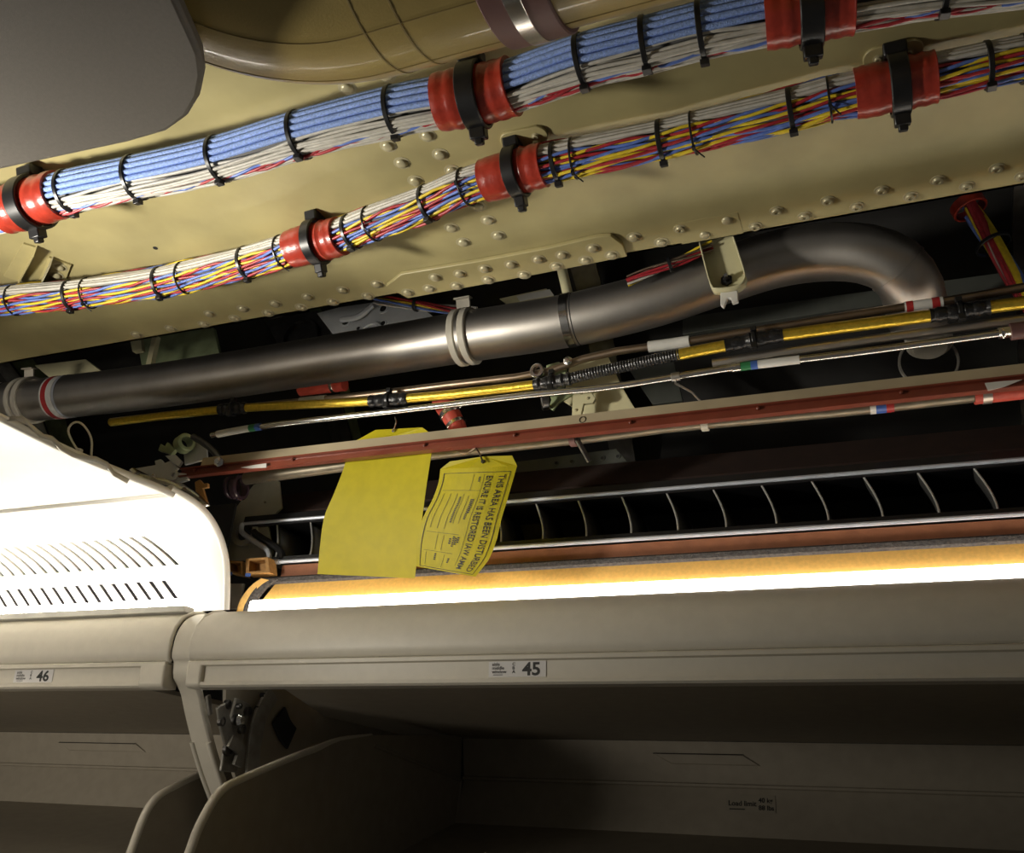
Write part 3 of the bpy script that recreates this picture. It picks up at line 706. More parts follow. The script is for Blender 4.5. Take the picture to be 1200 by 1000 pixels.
# ================================================================== STEEL DUCT
DY = 1.12
dpx = [(-420, 530), (-200, 504), (-20, 476), (70, 466), (200, 450), (400, 419), (545, 395), (660, 377), (760, 353), (840, 326), (905, 305), (960, 296), (1010, 297), (1048, 311), (1066, 334), (1072, 352), (1075, 372)]
dpts = [at(x, y, Y=DY) for x, y in dpx]
for i, q in enumerate((0, .0, .01, .03, .06, .10)):
    x, y = dpx[11 + i]; dpts[11 + i] = at(x, y, Y=DY + q)
DP = spline(dpts, 140); RS = .0410
ws = []
sd = thing('steel_duct', DP[70], 'brushed steel round air duct with a bent elbow end', 'duct')
mb = MB(); mb.tube(DP, RS, 40); part(sd, 'tube', mb, 'steel_brushed', smooth=70)
def ringpart(parent, name, path, px, r0, r1, wd, m, label=None):
    p, T = on_path(path, px); mb = MB(); mb.ring(p, T, r0, r1, wd, 48); return part(parent, name, mb, m, label)
jb = ringpart(sd, 'coupling_band', DP, 668, RS, RS + .0016, .013, 'steel_bright', 'bright steel coupling band')
ringpart(sd, 'joint_gap', DP, 676, RS, RS + .0003, .0016, 'black_void')
ringpart(sd, 'weld', DP, 1052, RS, RS + .0008, .003, 'steel_brushed')
lt = ringpart(sd, 'marking_tape', DP, 73, RS, RS + .0005, .030, 'label_white', 'white tape printed with red')
ringpart(lt, 'red_print', DP, 71, RS + .0005, RS + .0009, .012, 'label_red')
ringpart(lt, 'grey_print', DP, 82, RS + .0005, RS + .0008, .006, 'frame_silver')
ringpart(sd, 'joint_gap', DP, 12, RS, RS + .0006, .004, 'black_void')
def p_clamp(px, lab, gap=.012):
    p, T = on_path(DP, px); t = thing('duct_clamp', p + V((0, 0, RS)), lab, 'clamp', None)
    for s in (-1, 1):
        mb = MB(); mb.ring(p + T * s * gap * .75, T, RS + .0003, RS + .0055, gap, 44); part(t, 'cushion', mb, 'clamp_white')
    mb = MB(); mb.ring(p, T, RS + .001, RS + .003, gap * .8, 44); part(t, 'strap', mb, 'steel_brushed')
    n = V((0, -.35, .94)); n = (n - T * n.dot(T)).normalized(); s = T.cross(n)
    mb = MB(); mb.obox(p + n * (RS + .012), T * .012, n * .011, s * .0022); mb.obox(p + n * (RS + .022), T * .014, n * .0015, s * .008); part(t, 'ear', mb, 'clamp_white', bevel=.001)
p_clamp(546, 'grey rubber cushioned clamp around the middle of the steel duct')
p_clamp(34, 'grey rubber cushioned clamp around the steel duct beside the red printed tape')
# U bracket with white zip tie over the duct
UB = 1.055
ub_t = thing('channel_bracket', at(848, 300, Y=UB), 'pale green channel bracket hanging from the beam over the steel duct', 'bracket')
U = lambda x, y, d=0: at(x, y, Y=UB) + V((0, d, 0))
mb = MB(); mb.prism([U(820, 284), U(858, 276), U(873, 322), U(874, 336), U(866, 342), U(842, 345), U(834, 337)], (0, .003, 0)); part(ub_t, 'back', mb, 'primer_cream', bevel=.0006)
mb = MB(); q = [U(820, 284), U(834, 337), U(842, 345), U(866, 342), U(874, 334), U(873, 322), U(858, 276)]; q = spline(q, 30)
vs = [p for p in q] + [p + V((0, -.016, 0)) for p in q]; n = len(q); mb.add(vs, [(i, i + 1, n + i + 1, n + i) for i in range(n - 1)])
fl = part(ub_t, 'flange', mb, 'primer_cream', smooth=60); s_ = fl.modifiers.new('thickness', 'SOLIDIFY'); s_.thickness = .0022; s_.offset = 0
mb = MB(); mb.lathe(U(852, 330, -.001), (0, -1, 0), [(.0085, 0), (.0085, .004), (.005, .0045), (.005, .010), (.003, .011)], 6); part(ub_t, 'nut', mb, 'black_plastic')
mb = MB(); mb.lathe(U(852, 329, -.010), (0, -1, 0), [(.0032, 0), (.0028, .004)], 10); part(ub_t, 'bolt_tip', mb, 'steel_bright')
mb = MB(); mb.prism([U(845, 345), U(865, 343), U(866, 356), U(859, 358), U(857, 352), U(853, 352), U(849, 363), U(845, 360)], (0, -.006, 0)); part(ub_t, 'zip_tie', mb, 'label_white', 'white zip tie head', bevel=.001)

# ================================================================== RAIL
RY = 1.05
zr = lambda y, Y=RY: at(700, y, Y=Y).z
XR0 = at(212, 553, Y=RY).x
rl = thing('ceiling_rail', (0, RY, zr(500)), 'long tan and red-brown ceiling rail crossing in front of the yellow tags', 'rail')
mb = MB(); mb.prism_x([(RY + .002, zr(496)), (RY + .004, zr(482)), (RY + .006, zr(482)), (RY + .005, zr(496))], XR0 + .035, XR); part(rl, 'flange', mb, 'rail_tan', smooth=0)
mb = MB(); a, b = zr(495.5), zr(507.5); mb.prism_x([(RY - .004, a), (RY - .004, a - .0022), (RY + .001, a - .003), (RY + .001, b + .003), (RY - .004, b + .0022), (RY - .004, b), (RY + .007, b), (RY + .007, a)], XR0, XR); part(rl, 'channel', mb, 'rail_red', smooth=0)
for px in (240, 350, 500, 604, 739, 890, 1062):
    x = at(px, 500, Y=RY).x; mb = MB(); mb.lathe((x, RY - .001, (a + b) / 2 + .002), (0, -1, 0), [(.0024, 0), (.0022, .002), (.001, .0028)], 10); part(rl, 'rivet', mb, 'rail_red')
x = at(682, 490, Y=RY).x; mb = MB(); mb.ring((x, RY + .003, zr(489)), (0, 1, 0), .004, .0048, .002, 20); part(rl, 'rivet_hole', mb, 'steel_dark')
def paper(pxs, lab):
    mb = MB(); pts = [at(px, py, Y=RY - .005) for px, py in pxs]; mb.prism(pts, (0, .001, 0)); solo('tape_scrap', mb, 'label_white', lab, 'tape')
paper([(282, 548), (298, 545), (312, 543), (312, 548), (292, 549)], 'torn white tape scrap stuck in the red rail near the cluster of brackets')
paper([(1154, 449), (1172, 447), (1198, 445), (1178, 453), (1158, 458)], 'torn white tape scrap stuck in the red rail near its red-labelled pipe')
# ================================================================== TUBES
def tube_thing(name, pxs, Y, r, m, label, cat='pipe', n=60):
    P = [at(x, y, Y=Y) for x, y in pxs]; e = (P[-1] - P[-2]).normalized(); P = spline(P + [P[-1] + e * .35, P[-1] + e * .9], n + 30)
    t = thing(name, P[n // 2], label, cat); return t, P
def seg(t, P, x0, x1, r, m, name='tube', label=None, n=12, seg_=14, caps=True):
    mb = MB(); mb.tube(sub_path(P, x0, x1, n), r, seg_, caps); return part(t, name, mb, m, label, smooth=60)
# bronze
t, P = tube_thing('bronze_pipe', [(150, 492), (300, 476), (430, 463), (520, 452), (632, 438), (700, 416), (808, 400), (1000, 369), (1120, 351), (1260, 326)], 1.105, .006, 'bronze', 'thin bronze pipe with white sleeve, behind the gold conduit')
seg(t, P, 170, 1750, .0058, 'bronze', n=40)
seg(t, P, 760, 808, .0082, 'label_white', 'sleeve', 'white sleeve'); seg(t, P, 203, 226, .0075, 'label_white', 'sleeve'); seg(t, P, 352, 382, .007, 'label_white', 'sleeve')
seg(t, P, 1060, 1105, .0068, 'label_white', 'label_wrap'); seg(t, P, 1062, 1070, .0071, 'label_red', 'label_print'); seg(t, P, 1092, 1101, .0071, 'label_red', 'label_print')
p, T = on_path(P, 632); mb = MB(); mb.ring(p + V((0, -.008, 0)), (0, 1, .2), .006, .011, .008, 24); part(t, 'fitting_ring', mb, 'steel_bright'); 
p, T = on_path(P, 668); mb = MB(); mb.lathe(p + V((0, -.008, 0)), (0, -1, -.2), [(.007, 0), (.007, .004), (.004, .005), (.003, .009)], 6); part(t, 'fitting_nut', mb, 'steel_bright')
# silver + dull pipe
t, P = tube_thing('silver_pipe', [(235, 513), (300, 501), (400, 489), (480, 480), (630, 462), (720, 453), (860, 431), (1000, 414), (1170, 391), (1280, 376)], 1.075, .005, 'steel_bright', 'polished silver pipe with green and blue label bands, below the gold conduit')
seg(t, P, 248, 1750, .0048, 'steel_bright', n=40)
seg(t, P, 255, 293, .0058, 'label_white', 'label_wrap'); seg(t, P, 293, 300, .0060, 'label_green', 'label_band'); seg(t, P, 300, 306, .0060, 'label_blue', 'label_band')
seg(t, P, 858, 868, .0064, 'steel_bright', 'ferrule'); seg(t, P, 868, 880, .0060, 'label_green', 'label_band'); seg(t, P, 880, 888, .0060, 'label_blue', 'label_band'); seg(t, P, 888, 937, .0058, 'label_white', 'label_wrap')
seg(t, P, 1170, 1184, .0078, 'steel_bright', 'nut', seg_=6); seg(t, P, 1184, 1215, .0105, 'band_purple', 'fitting', 'dark purple fitting')
p, T = on_path(P, 792); mb = MB(); mb.tube([p, p + V((0, -.004, -.012)), p + V((.02, .01, -.022)), p + V((.038, .02, -.045))], .0016, 6); mb.ring(p, T, .0045, .0062, .012, 20); part(t, 'bond_wire', mb, 'steel_brushed')
t, P2 = tube_thing('dull_pipe', [(830, 427), (865, 421), (1000, 401), (1170, 378), (1280, 363)], 1.108, .006, 'steel_dark', 'dull grey pipe running just above the polished silver pipe')
seg(t, P2, 835, 1750, .0062, 'steel_brushed', n=24)
# gold conduit
t, P = tube_thing('gold_conduit', [(100, 499), (130, 495), (275, 479), (455, 469), (628, 451), (700, 436), (795, 416), (852, 405), (917, 393), (1092, 370), (1160, 360), (1280, 345)], 1.088, .008, 'gold', 'golden braided conduit in sections joined by black tape wraps', 'conduit')
for x0, x1 in ((130, 262), (285, 438), (474, 630), (794, 854), (914, 1094), (1156, 1750)): seg(t, P, x0, x1, .0082 if x0 > 700 else .0072, 'gold', 'gold_section')
for x0, x1 in ((258, 289), (434, 478), (626, 668), (850, 918), (1090, 1160)):
    pts = sub_path(P, x0, x1, 14); rr = [.0095 + .0012 * math.sin(i * 2.1 + x0) + (.001 if 5 < i < 9 else 0) for i in range(15)]
    mb = MB(); mb.tube(pts, rr, 14); tw = part(t, 'tape_wrap', mb, 'tape_black', 'wrinkled black tape')
    p, T = on_path(P, (x0 + x1) / 2); mb = MB(); mb.ring(p, T, .0095, .0128, .006, 20); mb.obox(p + V((0, -.004, .0145)), T * .004, V((0, .004, 0)), V((0, 0, .0035))); mb.obox(p + V((0, -.008, -.013)), T * .004, V((0, .003, 0)), V((0, 0, .0045))); part(tw, 'cable_tie', mb, 'black_plastic', bevel=.0006)
pts = sub_path(P, 664, 797, 80); mb = MB(); mb.tube(pts, [.0078 + (.0009 if i % 2 else 0) for i in range(81)], 14); part(t, 'corrugated_section', mb, 'tape_black', 'black corrugated hose', smooth=20)
# pipe below the rail
t, P = tube_thing('drain_pipe', [(282, 562), (400, 546), (500, 532), (690, 511), (800, 497), (1000, 478), (1150, 461), (1280, 446)], 1.13, .012, 'steel_brushed', 'grey pipe with coloured bands running just below the red rail', 'pipe')
seg(t, P, 288, 1750, .0105, 'pipe_dull', n=30)
seg(t, P, 1019, 1026, .0112, 'label_white', 'label_band'); seg(t, P, 1026, 1038, .0112, 'label_blue', 'label_band'); seg(t, P, 1038, 1047, .0112, 'label_red', 'label_band')
seg(t, P, 1141, 1750, .0135, 'hose_red', 'red_hose'); seg(t, P, 1150, 1161, .0142, 'steel_brushed', 'hose_clip')
for px in (672, 826): p, T = on_path(P, px); mb = MB(); mb.ring(p, T, .0105, .0135, .010, 24); part(t, 'pipe_clip', mb, 'band_purple' if px < 700 else 'clamp_white')
p, T = on_path(P, 668); mb = MB(); mb.tube([p + V((.012, 0, .01)), p + V((.016, -.012, -.012)), p + V((.03, 0, -.04))], .004, 8); part(t, 'hanger', mb, 'steel_dark')
p, T = on_path(P, 290); mb = MB(); mb.ring(p + V((-.03, .02, -.006)), T, .016, .022, .012, 28); mb.ring(p + V((-.046, .02, -.004)), T, .016, .020, .006, 28); part(t, 'purple_coupling', mb, 'coupling_purple', 'glossy dark purple coupling rings')
# ================================================================== YELLOW TAGS
def lerp_list(L, v):
    f = v * (len(L) - 1); i = min(int(f), len(L) - 2); t = f - i
    return L[i][0] + (L[i + 1][0] - L[i][0]) * t, L[i][1] + (L[i + 1][1] - L[i][1]) * t
def smooth_list(L, n=24):
    return [(p.x, p.y) for p in spline([V((x, y, 0)) for x, y in L], n)]
def tag_surface(Lp, Rp, Yf):
    A, B = smooth_list(Lp), smooth_list(Rp)
    def f(u, v, d=0.0):
        a, b = lerp_list(A, max(0, min(1, v))), lerp_list(B, max(0, min(1, v)))
        x, y = a[0] + (b[0] - a[0]) * u, a[1] + (b[1] - a[1]) * u
        return at(x, y, Y=Yf(u, v)) + V((0, -d, 0))
    return f
def tag_mesh(f, top, nu=16, nv=48):
    mb = MB(); vs = [f(i / nu, j / nv) for j in range(nv + 1) for i in range(nu + 1)]
    fs = [(j * (nu + 1) + i, j * (nu + 1) + i + 1, (j + 1) * (nu + 1) + i + 1, (j + 1) * (nu + 1) + i) for j in range(nv) for i in range(nu)]
    k = len(vs); vs += [p for p in top]; m = len(top)
    # top tab with clipped corners
    fs.append(tuple([k + i for i in range(m)] + list(range(nu, -1, -1))))
    mb.add(vs, fs); return mb
Lp = [(409, 521), (404, 545), (392, 577), (380, 606), (375, 640), (372, 673)]
Rp = [(508, 511), (505, 535), (500, 567), (495, 605), (490, 643), (486, 678)]
Yf = lambda u, v: 1.068 + .030 * v * v + .006 * math.sin(u * 3.14)
f1 = tag_surface(Lp, Rp, Yf)
t1 = thing('warning_tag', f1(.5, 0), 'plain yellow card tag with its blank back showing, hung behind the red rail', 'tag')
mb = tag_mesh(f1, [at(440, 504, Y=1.070), at(495, 501, Y=1.070)]); o = part(t1, 'card', mb, 'tag_yellow', smooth=0)
s_ = o.modifiers.new('thickness', 'SOLIDIFY'); s_.thickness = .0005
mb = MB(); mb.tube(spline([at(463, 489, Y=1.072), at(464, 495, Y=1.07), at(461, 505, Y=1.066)], 8), .0011, 6); mb.ring(at(461, 505, Y=1.068), (0, 1, 0), .0012, .0028, .002, 12); part(t1, 'string', mb, 'steel_bright', 'silvery tie string')
Lp = [(516, 550), (514, 565), (507, 585), (496, 606), (490, 628), (488, 648), (488, 664)]
Rp = [(606, 546), (601, 563), (595, 584), (588, 607), (582, 632), (573, 655), (557, 676)]
Yf = lambda u, v: 1.060 + .012 * v + .020 * v * v * (1 - .5 * u) - .010 * math.sin(u * 3.14) * (1 - v) - .022 * max(0, v - .65) * u
f2 = tag_surface(Lp, Rp, Yf)
t2 = thing('warning_tag', f2(.5, 0), 'yellow printed tag about a disturbed area, curling below the red rail', 'tag')
mb = tag_mesh(f2, [at(527, 541, Y=1.055), at(567, 535, Y=1.051), at(600, 534, Y=1.055)]); card = part(t2, 'card', mb, 'tag_yellow', smooth=0)
s_ = card.modifiers.new('thickness', 'SOLIDIFY'); s_.thickness = .0005
mb = MB(); mb.tube(spline([at(556, 522, Y=1.062), at(562, 532, Y=1.048), at(566, 542, Y=1.046)], 8), .0012, 6); mb.ring(at(566, 541, Y=1.051), (0, 1, 0), .0014, .0030, .002, 12); part(t2, 'string', mb, 'steel_dark', 'dark tie string')
LV, LU = .165, .098
OFF = .0008
def tline(mb, u0, v0, u1, v1, w=.0045):
    n = 14; du, dv = u1 - u0, v1 - v0; l = math.hypot(du, dv); nu, nv = -dv / l * w, du / l * w * LU / LV; vs = []
    for i in range(n + 1):
        u, v = u0 + du * i / n, v0 + dv * i / n; vs += [f2(u + nu, v + nv, OFF), f2(u - nu, v - nv, OFF)]
    mb.add(vs, [(2 * i, 2 * i + 1, 2 * i + 3, 2 * i + 2) for i in range(n)])
mb = MB()
for L in ((.06, .05, .94, .05), (.94, .05, .94, .985), (.06, .05, .06, .985), (.06, .985, .94, .985)): tline(mb, *L)
for L in ((.10, .22, .60, .22), (.60, .07, .60, .93), (.10, .64, .52, .64), (.10, .82, .50, .82), (.46, .07, .46, .22), (.13, .25, .13, .60), (.22, .25, .22, .60), (.31, .25, .31, .60), (.40, .25, .40, .54), (.47, .27, .47, .54),
          (.25, .66, .25, .80), (.33, .66, .33, .80), (.14, .84, .14, .96), (.40, .84, .40, .97)): tline(mb, *L, w=.0025)
part(card, 'form_lines', mb, 'ink', smooth=0)
def tag_text(mb, body, u, v0, v1, h, off=.0):
    vs, fs = text_data(body, 1.0, off); w_ = max(a for a, b in vs) - min(a for a, b in vs); x0 = min(a for a, b in vs)
    mb.add([f2(u + b * h, v0 + (v1 - v0) * (a - x0) / w_, OFF * 1.2) for a, b in vs], fs)
mb = MB(); tag_text(mb, 'THIS AREA HAS BEEN DISTURBED', .80, .075, .965, .125, .012); tag_text(mb, 'ENSURE IT IS RESTORED IAW AMM', .635, .085, .955, .115, .012)
part(card, 'lettering', mb, 'ink', smooth=0)
mb = MB()
for u, v0, v1 in ((.365, .28, .54), (.525, .30, .50), (.545, .30, .44), (.52, .66, .72), (.49, .67, .74), (.46, .66, .76), (.42, .68, .74), (.27, .84, .91), (.47, .87, .92), (.545, .09, .14)):
    n = max(3, int((v1 - v0) / .016))
    for i in range(n): tline(mb, u, v0 + (v1 - v0) * i / n, u, v0 + (v1 - v0) * (i + .7) / n, w=.012)
part(card, 'fine_print', mb, 'ink', smooth=0)

# ================================================================== BRACKETS AND SMALL FITTINGS
def plate(name, pxs, Y, th, m, label, cat='bracket', bevel=.0008, holes=(), hm='black_void'):
    pts = [at(x, y, Y=Y) for x, y in pxs]; c = sum(pts, V((0, 0, 0))) / len(pts)
    t = thing(name, c, label, cat); mb = MB(); mb.prism(pts, (0, th, 0)); part(t, 'plate', mb, m, bevel=bevel)
    for x, y, r in holes:
        mb = MB(); mb.ring(at(x, y, Y=Y - .0005), (0, 1, 0), r, r * 1.5, .002, 18); part(t, 'grommet', mb, m)
        mb = MB(); mb.lathe(at(x, y, Y=Y - .0012), (0, 1, 0), [(r, 0), (r, .001)], 18); part(t, 'hole', mb, hm)
    return t
# pale bracket group in the middle
plate('cream_bracket', [(668, 424), (712, 417), (728, 452), (746, 482), (690, 489), (660, 470)], 1.145, .004, 'primer_cream', 'large cream primed plate behind the silver pipe below the steel duct')
t = plate('angle_clip', [(671, 463), (678, 456), (692, 458), (698, 467), (695, 472), (684, 473), (680, 490), (670, 492)], 1.115, .006, 'primer_cream', 'small cream riveted angle clip in front of the large cream plate')
for x, y in ((681, 461), (689, 467), (675, 481)):
    mb = MB(); mb.lathe(at(x, y, Y=1.115), (0, -1, 0), [(.0025, 0), (.002, .0015), (.001, .002)], 10); part(t, 'rivet', mb, 'primer_rivet')
t = plate('cable_hanger', [(640, 428), (655, 424), (664, 432), (660, 455), (672, 462), (655, 472), (648, 481), (643, 478), (646, 468), (640, 455)], 1.118, .004, 'primer_green', 'green primed hanger plate behind the taped joint of the gold conduit')
mb = MB(); mb.ring(at(638, 467, Y=1.112), (1, .3, .2), .013, .018, .012, 28); part(t, 'loop', mb, 'steel_dark')
# red hoses
t = thing('red_hose', at(530, 490, Y=1.13), 'short red silicone hose with steel clip, dropping behind the rail', 'hose')
P = spline([at(519, 470, Y=1.15), at(526, 482, Y=1.145), at(534, 497, Y=1.148), at(538, 506, Y=1.152)], 16)
mb = MB(); mb.tube(P, [.0185 - .0003 * i for i in range(17)], 20); part(t, 'hose', mb, 'hose_red', smooth=60)
T = (P[9] - P[7]).normalized(); mb = MB(); mb.ring(P[8], T, .0155, .0180, .009, 28); part(t, 'hose_clip', mb, 'steel_bright'); mb = MB(); mb.ring(P[13], T, .0150, .0170, .006, 28); part(t, 'hose_clip', mb, 'steel_bright')
mb = MB(); p = P[8] + V((.017, -.006, .008)); mb.tube([p, p + V((.012, -.002, .008))], .0028, 8); part(t, 'clip_screw', mb, 'steel_bright')
mb = MB(); mb.tube(spline([at(537, 515, Y=1.118), at(538, 527, Y=1.110), at(546, 531, Y=1.108), at(556, 524, Y=1.112)], 12), .003, 8); part(t, 'retaining_wire', mb, 'bronze')
t = thing('red_hose', at(378, 455, Y=1.19), 'red silicone hose end peeking out under the steel duct', 'hose')
mb = MB(); mb.tube([at(352, 456, Y=1.19), at(378, 453, Y=1.19), at(404, 450, Y=1.19)], .013, 18); part(t, 'hose', mb, 'hose_red', smooth=60)
mb = MB(); mb.ring(at(391, 451, Y=1.19), at(404, 450, Y=1.19) - at(352, 456, Y=1.19), .013, .015, .006, 24); part(t, 'hose_clip', mb, 'steel_bright')
# white perforated bracket behind the duct
t = plate('perforated_bracket', [(371, 367), (398, 360), (440, 354), (462, 352), (490, 358), (512, 374), (500, 392), (398, 402)], 1.26, .004, 'bracket_white', 'pale blue-grey perforated bracket plate above the steel duct', holes=((405, 377, .008), (449, 362, .007), (449, 379, .005), (420, 385, .004)))
mb = MB(); mb.tube(spline([at(400, 375, Y=1.255), at(420, 371, Y=1.25), at(436, 358, Y=1.255)], 10), .006, 8); part(t, 'rib', mb, 'bracket_white')
mb = MB(); mb.ring(at(434, 391, Y=1.255), (0, 1, 0), .020, .026, .006, 28); part(t, 'boss', mb, 'bracket_white')
t = plate('bright_plate', [(585, 350), (640, 338), (652, 350), (600, 362)], 1.30, .004, 'primer_cream', 'cream plate with a bright foil patch between the beam and the steel duct')
mb = MB(); mb.prism([at(605, 347, Y=1.298), at(644, 339, Y=1.298), at(649, 346, Y=1.298), at(609, 353, Y=1.298)], (0, .001, 0)); part(t, 'foil', mb, 'label_white', 'bright foil patch')
t = thing('duct_strut', at(662, 335, Y=1.17), 'short primed strut rising from the steel duct to the beam', 'strut')
mb = MB(); mb.tube([at(655, 300, Y=1.17), at(667, 352, Y=1.17)], .0085, 14); part(t, 'rod', mb, 'primer_cream'); mb = MB(); mb.obox(at(655, 303, Y=1.17), (.02, 0, 0), (0, .02, 0), (0, 0, .002)); part(t, 'foot', mb, 'primer')
# wires glimpsed between beam and duct
def loose(pxs, Y, cols, sp, label, r=.0022):
    P = spline([at(x, y, Y=Y) for x, y in pxs], 24); t = thing('wire_bundle', P[12], label, 'wire bundle')
    for i, m in enumerate(cols):
        g = i * 2.4; rr = sp * math.sqrt(i / len(cols)); mb = MB()
        mb.tube([p + V((0, math.cos(g + j * .12) * rr, math.sin(g + j * .12) * rr)) for j, p in enumerate(P)], r, 6); part(t, 'wire', mb, m, smooth=80)
    return t, P
t, P = loose([(440, 352), (480, 356), (520, 362), (560, 366)], 1.215, ['wire_grey', 'wire_yellow', 'wire_grey', 'wire_red', 'wire_cobalt', 'wire_grey', 'wire_red', 'wire_grey'], .010, 'small wire bundle beside the perforated bracket, above the steel duct')
mb = MB(); mb.ring(P[10], P[11] - P[9], .0105, .013, .006, 20); part(t, 'cable_tie', mb, 'black_plastic')
t, P = loose([(735, 330), (770, 316), (800, 304), (835, 288)], 1.05, ['wire_red', 'wire_red', 'wire_grey', 'bronze', 'wire_red', 'wire_yellow', 'bronze'], .008, 'thin red and white wire bundle behind the channel bracket', .0019)
mb = MB(); mb.ring(P[12], P[13] - P[11], .0085, .0105, .005, 20); part(t, 'cable_tie', mb, 'black_plastic')
t, P = loose([(1132, 238), (1150, 265), (1172, 300), (1205, 352)], 1.24, ['wire_red', 'wire_yellow', 'wire_red', 'wire_cobalt', 'wire_grey', 'wire_red', 'wire_red', 'wire_yellow', 'wire_cobalt', 'wire_red', 'wire_cobalt', 'wire_yellow', 'wire_red'], .022, 'red, yellow and blue wire bundle hanging in the dark beyond the duct elbow', .0052)
mb = MB(); mb.ring(P[1], P[2] - P[0], .0215, .025, .016, 28); part(t, 'red_sleeve', mb, 'sleeve_red', 'red sleeve end'); mb = MB(); mb.ring(P[11], P[12] - P[10], .0225, .025, .006, 28); part(t, 'cable_tie', mb, 'black_plastic')
# round caps behind the silver pipe
t = thing('vent_cup', at(1087, 418, Y=1.33), 'round pinkish cup hanging below the pipes under the duct elbow', 'cup')
mb = MB(); mb.lathe(at(1087, 392, Y=1.33), (0, -.25, -1), [(.034, 0), (.034, .020), (.030, .024), (.026, .024), (.024, .030), (.002, .031)], 32); part(t, 'cup', mb, 'clamp_white')
mb = MB(); mb.ring(at(1088, 424, Y=1.36), (0, 1, .1), .040, .044, .006, 40); part(t, 'guard_ring', mb, 'mech_metal')
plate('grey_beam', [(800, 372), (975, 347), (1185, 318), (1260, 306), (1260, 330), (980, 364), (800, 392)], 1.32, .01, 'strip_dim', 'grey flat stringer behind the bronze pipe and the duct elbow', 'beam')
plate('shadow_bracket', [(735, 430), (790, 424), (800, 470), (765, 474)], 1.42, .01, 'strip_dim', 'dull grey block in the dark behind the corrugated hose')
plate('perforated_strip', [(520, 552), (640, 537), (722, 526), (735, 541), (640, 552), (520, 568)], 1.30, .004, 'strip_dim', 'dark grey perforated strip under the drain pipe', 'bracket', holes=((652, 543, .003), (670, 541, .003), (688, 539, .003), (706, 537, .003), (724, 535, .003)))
# far end: yellow bits above the duct, loop tie, bracket cluster, composite plate with a hole
plate('primed_gusset', [(40, 428), (100, 421), (120, 436), (80, 443), (62, 446)], 1.20, .02, 'primer_cream', 'yellowish primed gusset above the taped end of the steel duct')
plate('primed_tab', [(152, 398), (164, 396), (166, 410), (155, 412)], 1.22, .012, 'primer_cream', 'small pale tab under the beam above the steel duct')
plate('primed_tab', [(178, 394), (184, 393), (176, 428), (170, 430)], 1.22, .012, 'primer_cream', 'narrow slanted pale tab under the beam above the steel duct')
t = plate('duct_bulkhead', [(160, 396), (250, 384), (262, 436), (168, 440)], 1.30, .01, 'primer_green', 'dim green bulkhead between the beam and the steel duct', 'bulkhead')
t = plate('bulkhead_web', [(310, 375), (372, 364), (400, 398), (330, 412)], 1.34, .01, 'steel_dark', 'dark rounded web beside the perforated bracket', 'bulkhead')
mb = MB(); mb.ring(at(352, 395, Y=1.335), (0, 1, 0), .038, .044, .01, 36); part(t, 'hole_rim', mb, 'steel_dark')
t = thing('loop_tie', at(100, 530, Y=1.0), 'white plastic loop tie standing on the edge of the white upper cove panel', 'cable tie')
LY = .86
mb = MB(); mb.tube(spline([at(x, y, Y=LY) for x, y in ((93, 531), (84, 516), (80, 505), (84, 497), (92, 495), (100, 501), (107, 515), (107, 536))], 30), .0016, 8); part(t, 'loop', mb, 'label_white', smooth=80)
mb = MB(); mb.obox(at(93, 529, Y=LY), (.004, 0, -.001), (0, .003, 0), (0, 0, .004)); part(t, 'head', mb, 'label_white', bevel=.001)
t = thing('panel_sealant', at(40, 500, X=XC + .01), 'crumpled clear film along the top edge of the white upper cove panel', 'film')
fp = [(10, 489), (22, 488), (34, 494), (48, 508), (62, 512), (72, 523), (86, 531), (112, 536), (126, 542), (134, 553), (150, 562)]
mb = MB(); q0 = [at(x, y, X=XC + .006) for x, y in fp]; q1 = [at(x - 2, y + 5, X=XC + .006) for x, y in fp]
n = len(fp); mb.add([v + V((random.uniform(-.004, .004), random.uniform(-.004, .004), 0)) for v in q0] + q1, [(i, i + 1, n + i + 1, n + i) for i in range(n - 1)]); o = part(t, 'film', mb, 'clamp_white', smooth=60); s_ = o.modifiers.new('thickness', 'SOLIDIFY'); s_.thickness = .002
# bracket cluster at the rail end
CY = 1.05
t = thing('rail_end_bracket', at(195, 550, Y=CY), 'bright white notched bracket holding the end of the red rail', 'bracket')
mb = MB(); mb.prism([at(x, y, Y=CY) for x, y in ((158, 549), (182, 545), (181, 540), (188, 538), (192, 543), (199, 540), (208, 548), (203, 553), (218, 555), (220, 562), (208, 566), (196, 562), (180, 560))], (0, .006, 0)); part(t, 'plate', mb, 'bracket_white', bevel=.001)
mb = MB(); mb.prism([at(x, y, Y=CY - .006) for x, y in ((193, 534), (205, 533), (213, 541), (209, 547), (200, 541))], (0, .005, 0)); part(t, 'tab', mb, 'bracket_white', bevel=.001)
mb = MB(); mb.ring(at(204, 557, Y=CY - .003), (0, 1, .2), .004, .008, .004, 20); part(t, 'eye', mb, 'bracket_white')
mb = MB(); mb.tube(spline([at(x, y, Y=CY - .004) for x, y in ((155, 552), (162, 558), (175, 562), (196, 566), (215, 575))], 12), .006, 8); part(t, 'pipe_stub', mb, 'steel_bright')
for x, y in ((161, 557), (181, 559), (168, 562)):
    mb = MB(); mb.lathe(at(x, y, Y=CY - .008), (0, -1, -.3), [(.005, 0), (.005, .004), (.003, .005), (.002, .008)], 6); part(t, 'nut', mb, 'steel_bright')
t = thing('green_pipe_clamp', at(212, 522, Y=1.09), 'olive green pipe clamp block above the end of the red rail', 'clamp')
mb = MB(); mb.ring(at(216, 520, Y=1.085), (.9, -.4, .1), .010, .016, .020, 24); part(t, 'collar', mb, 'primer_green')
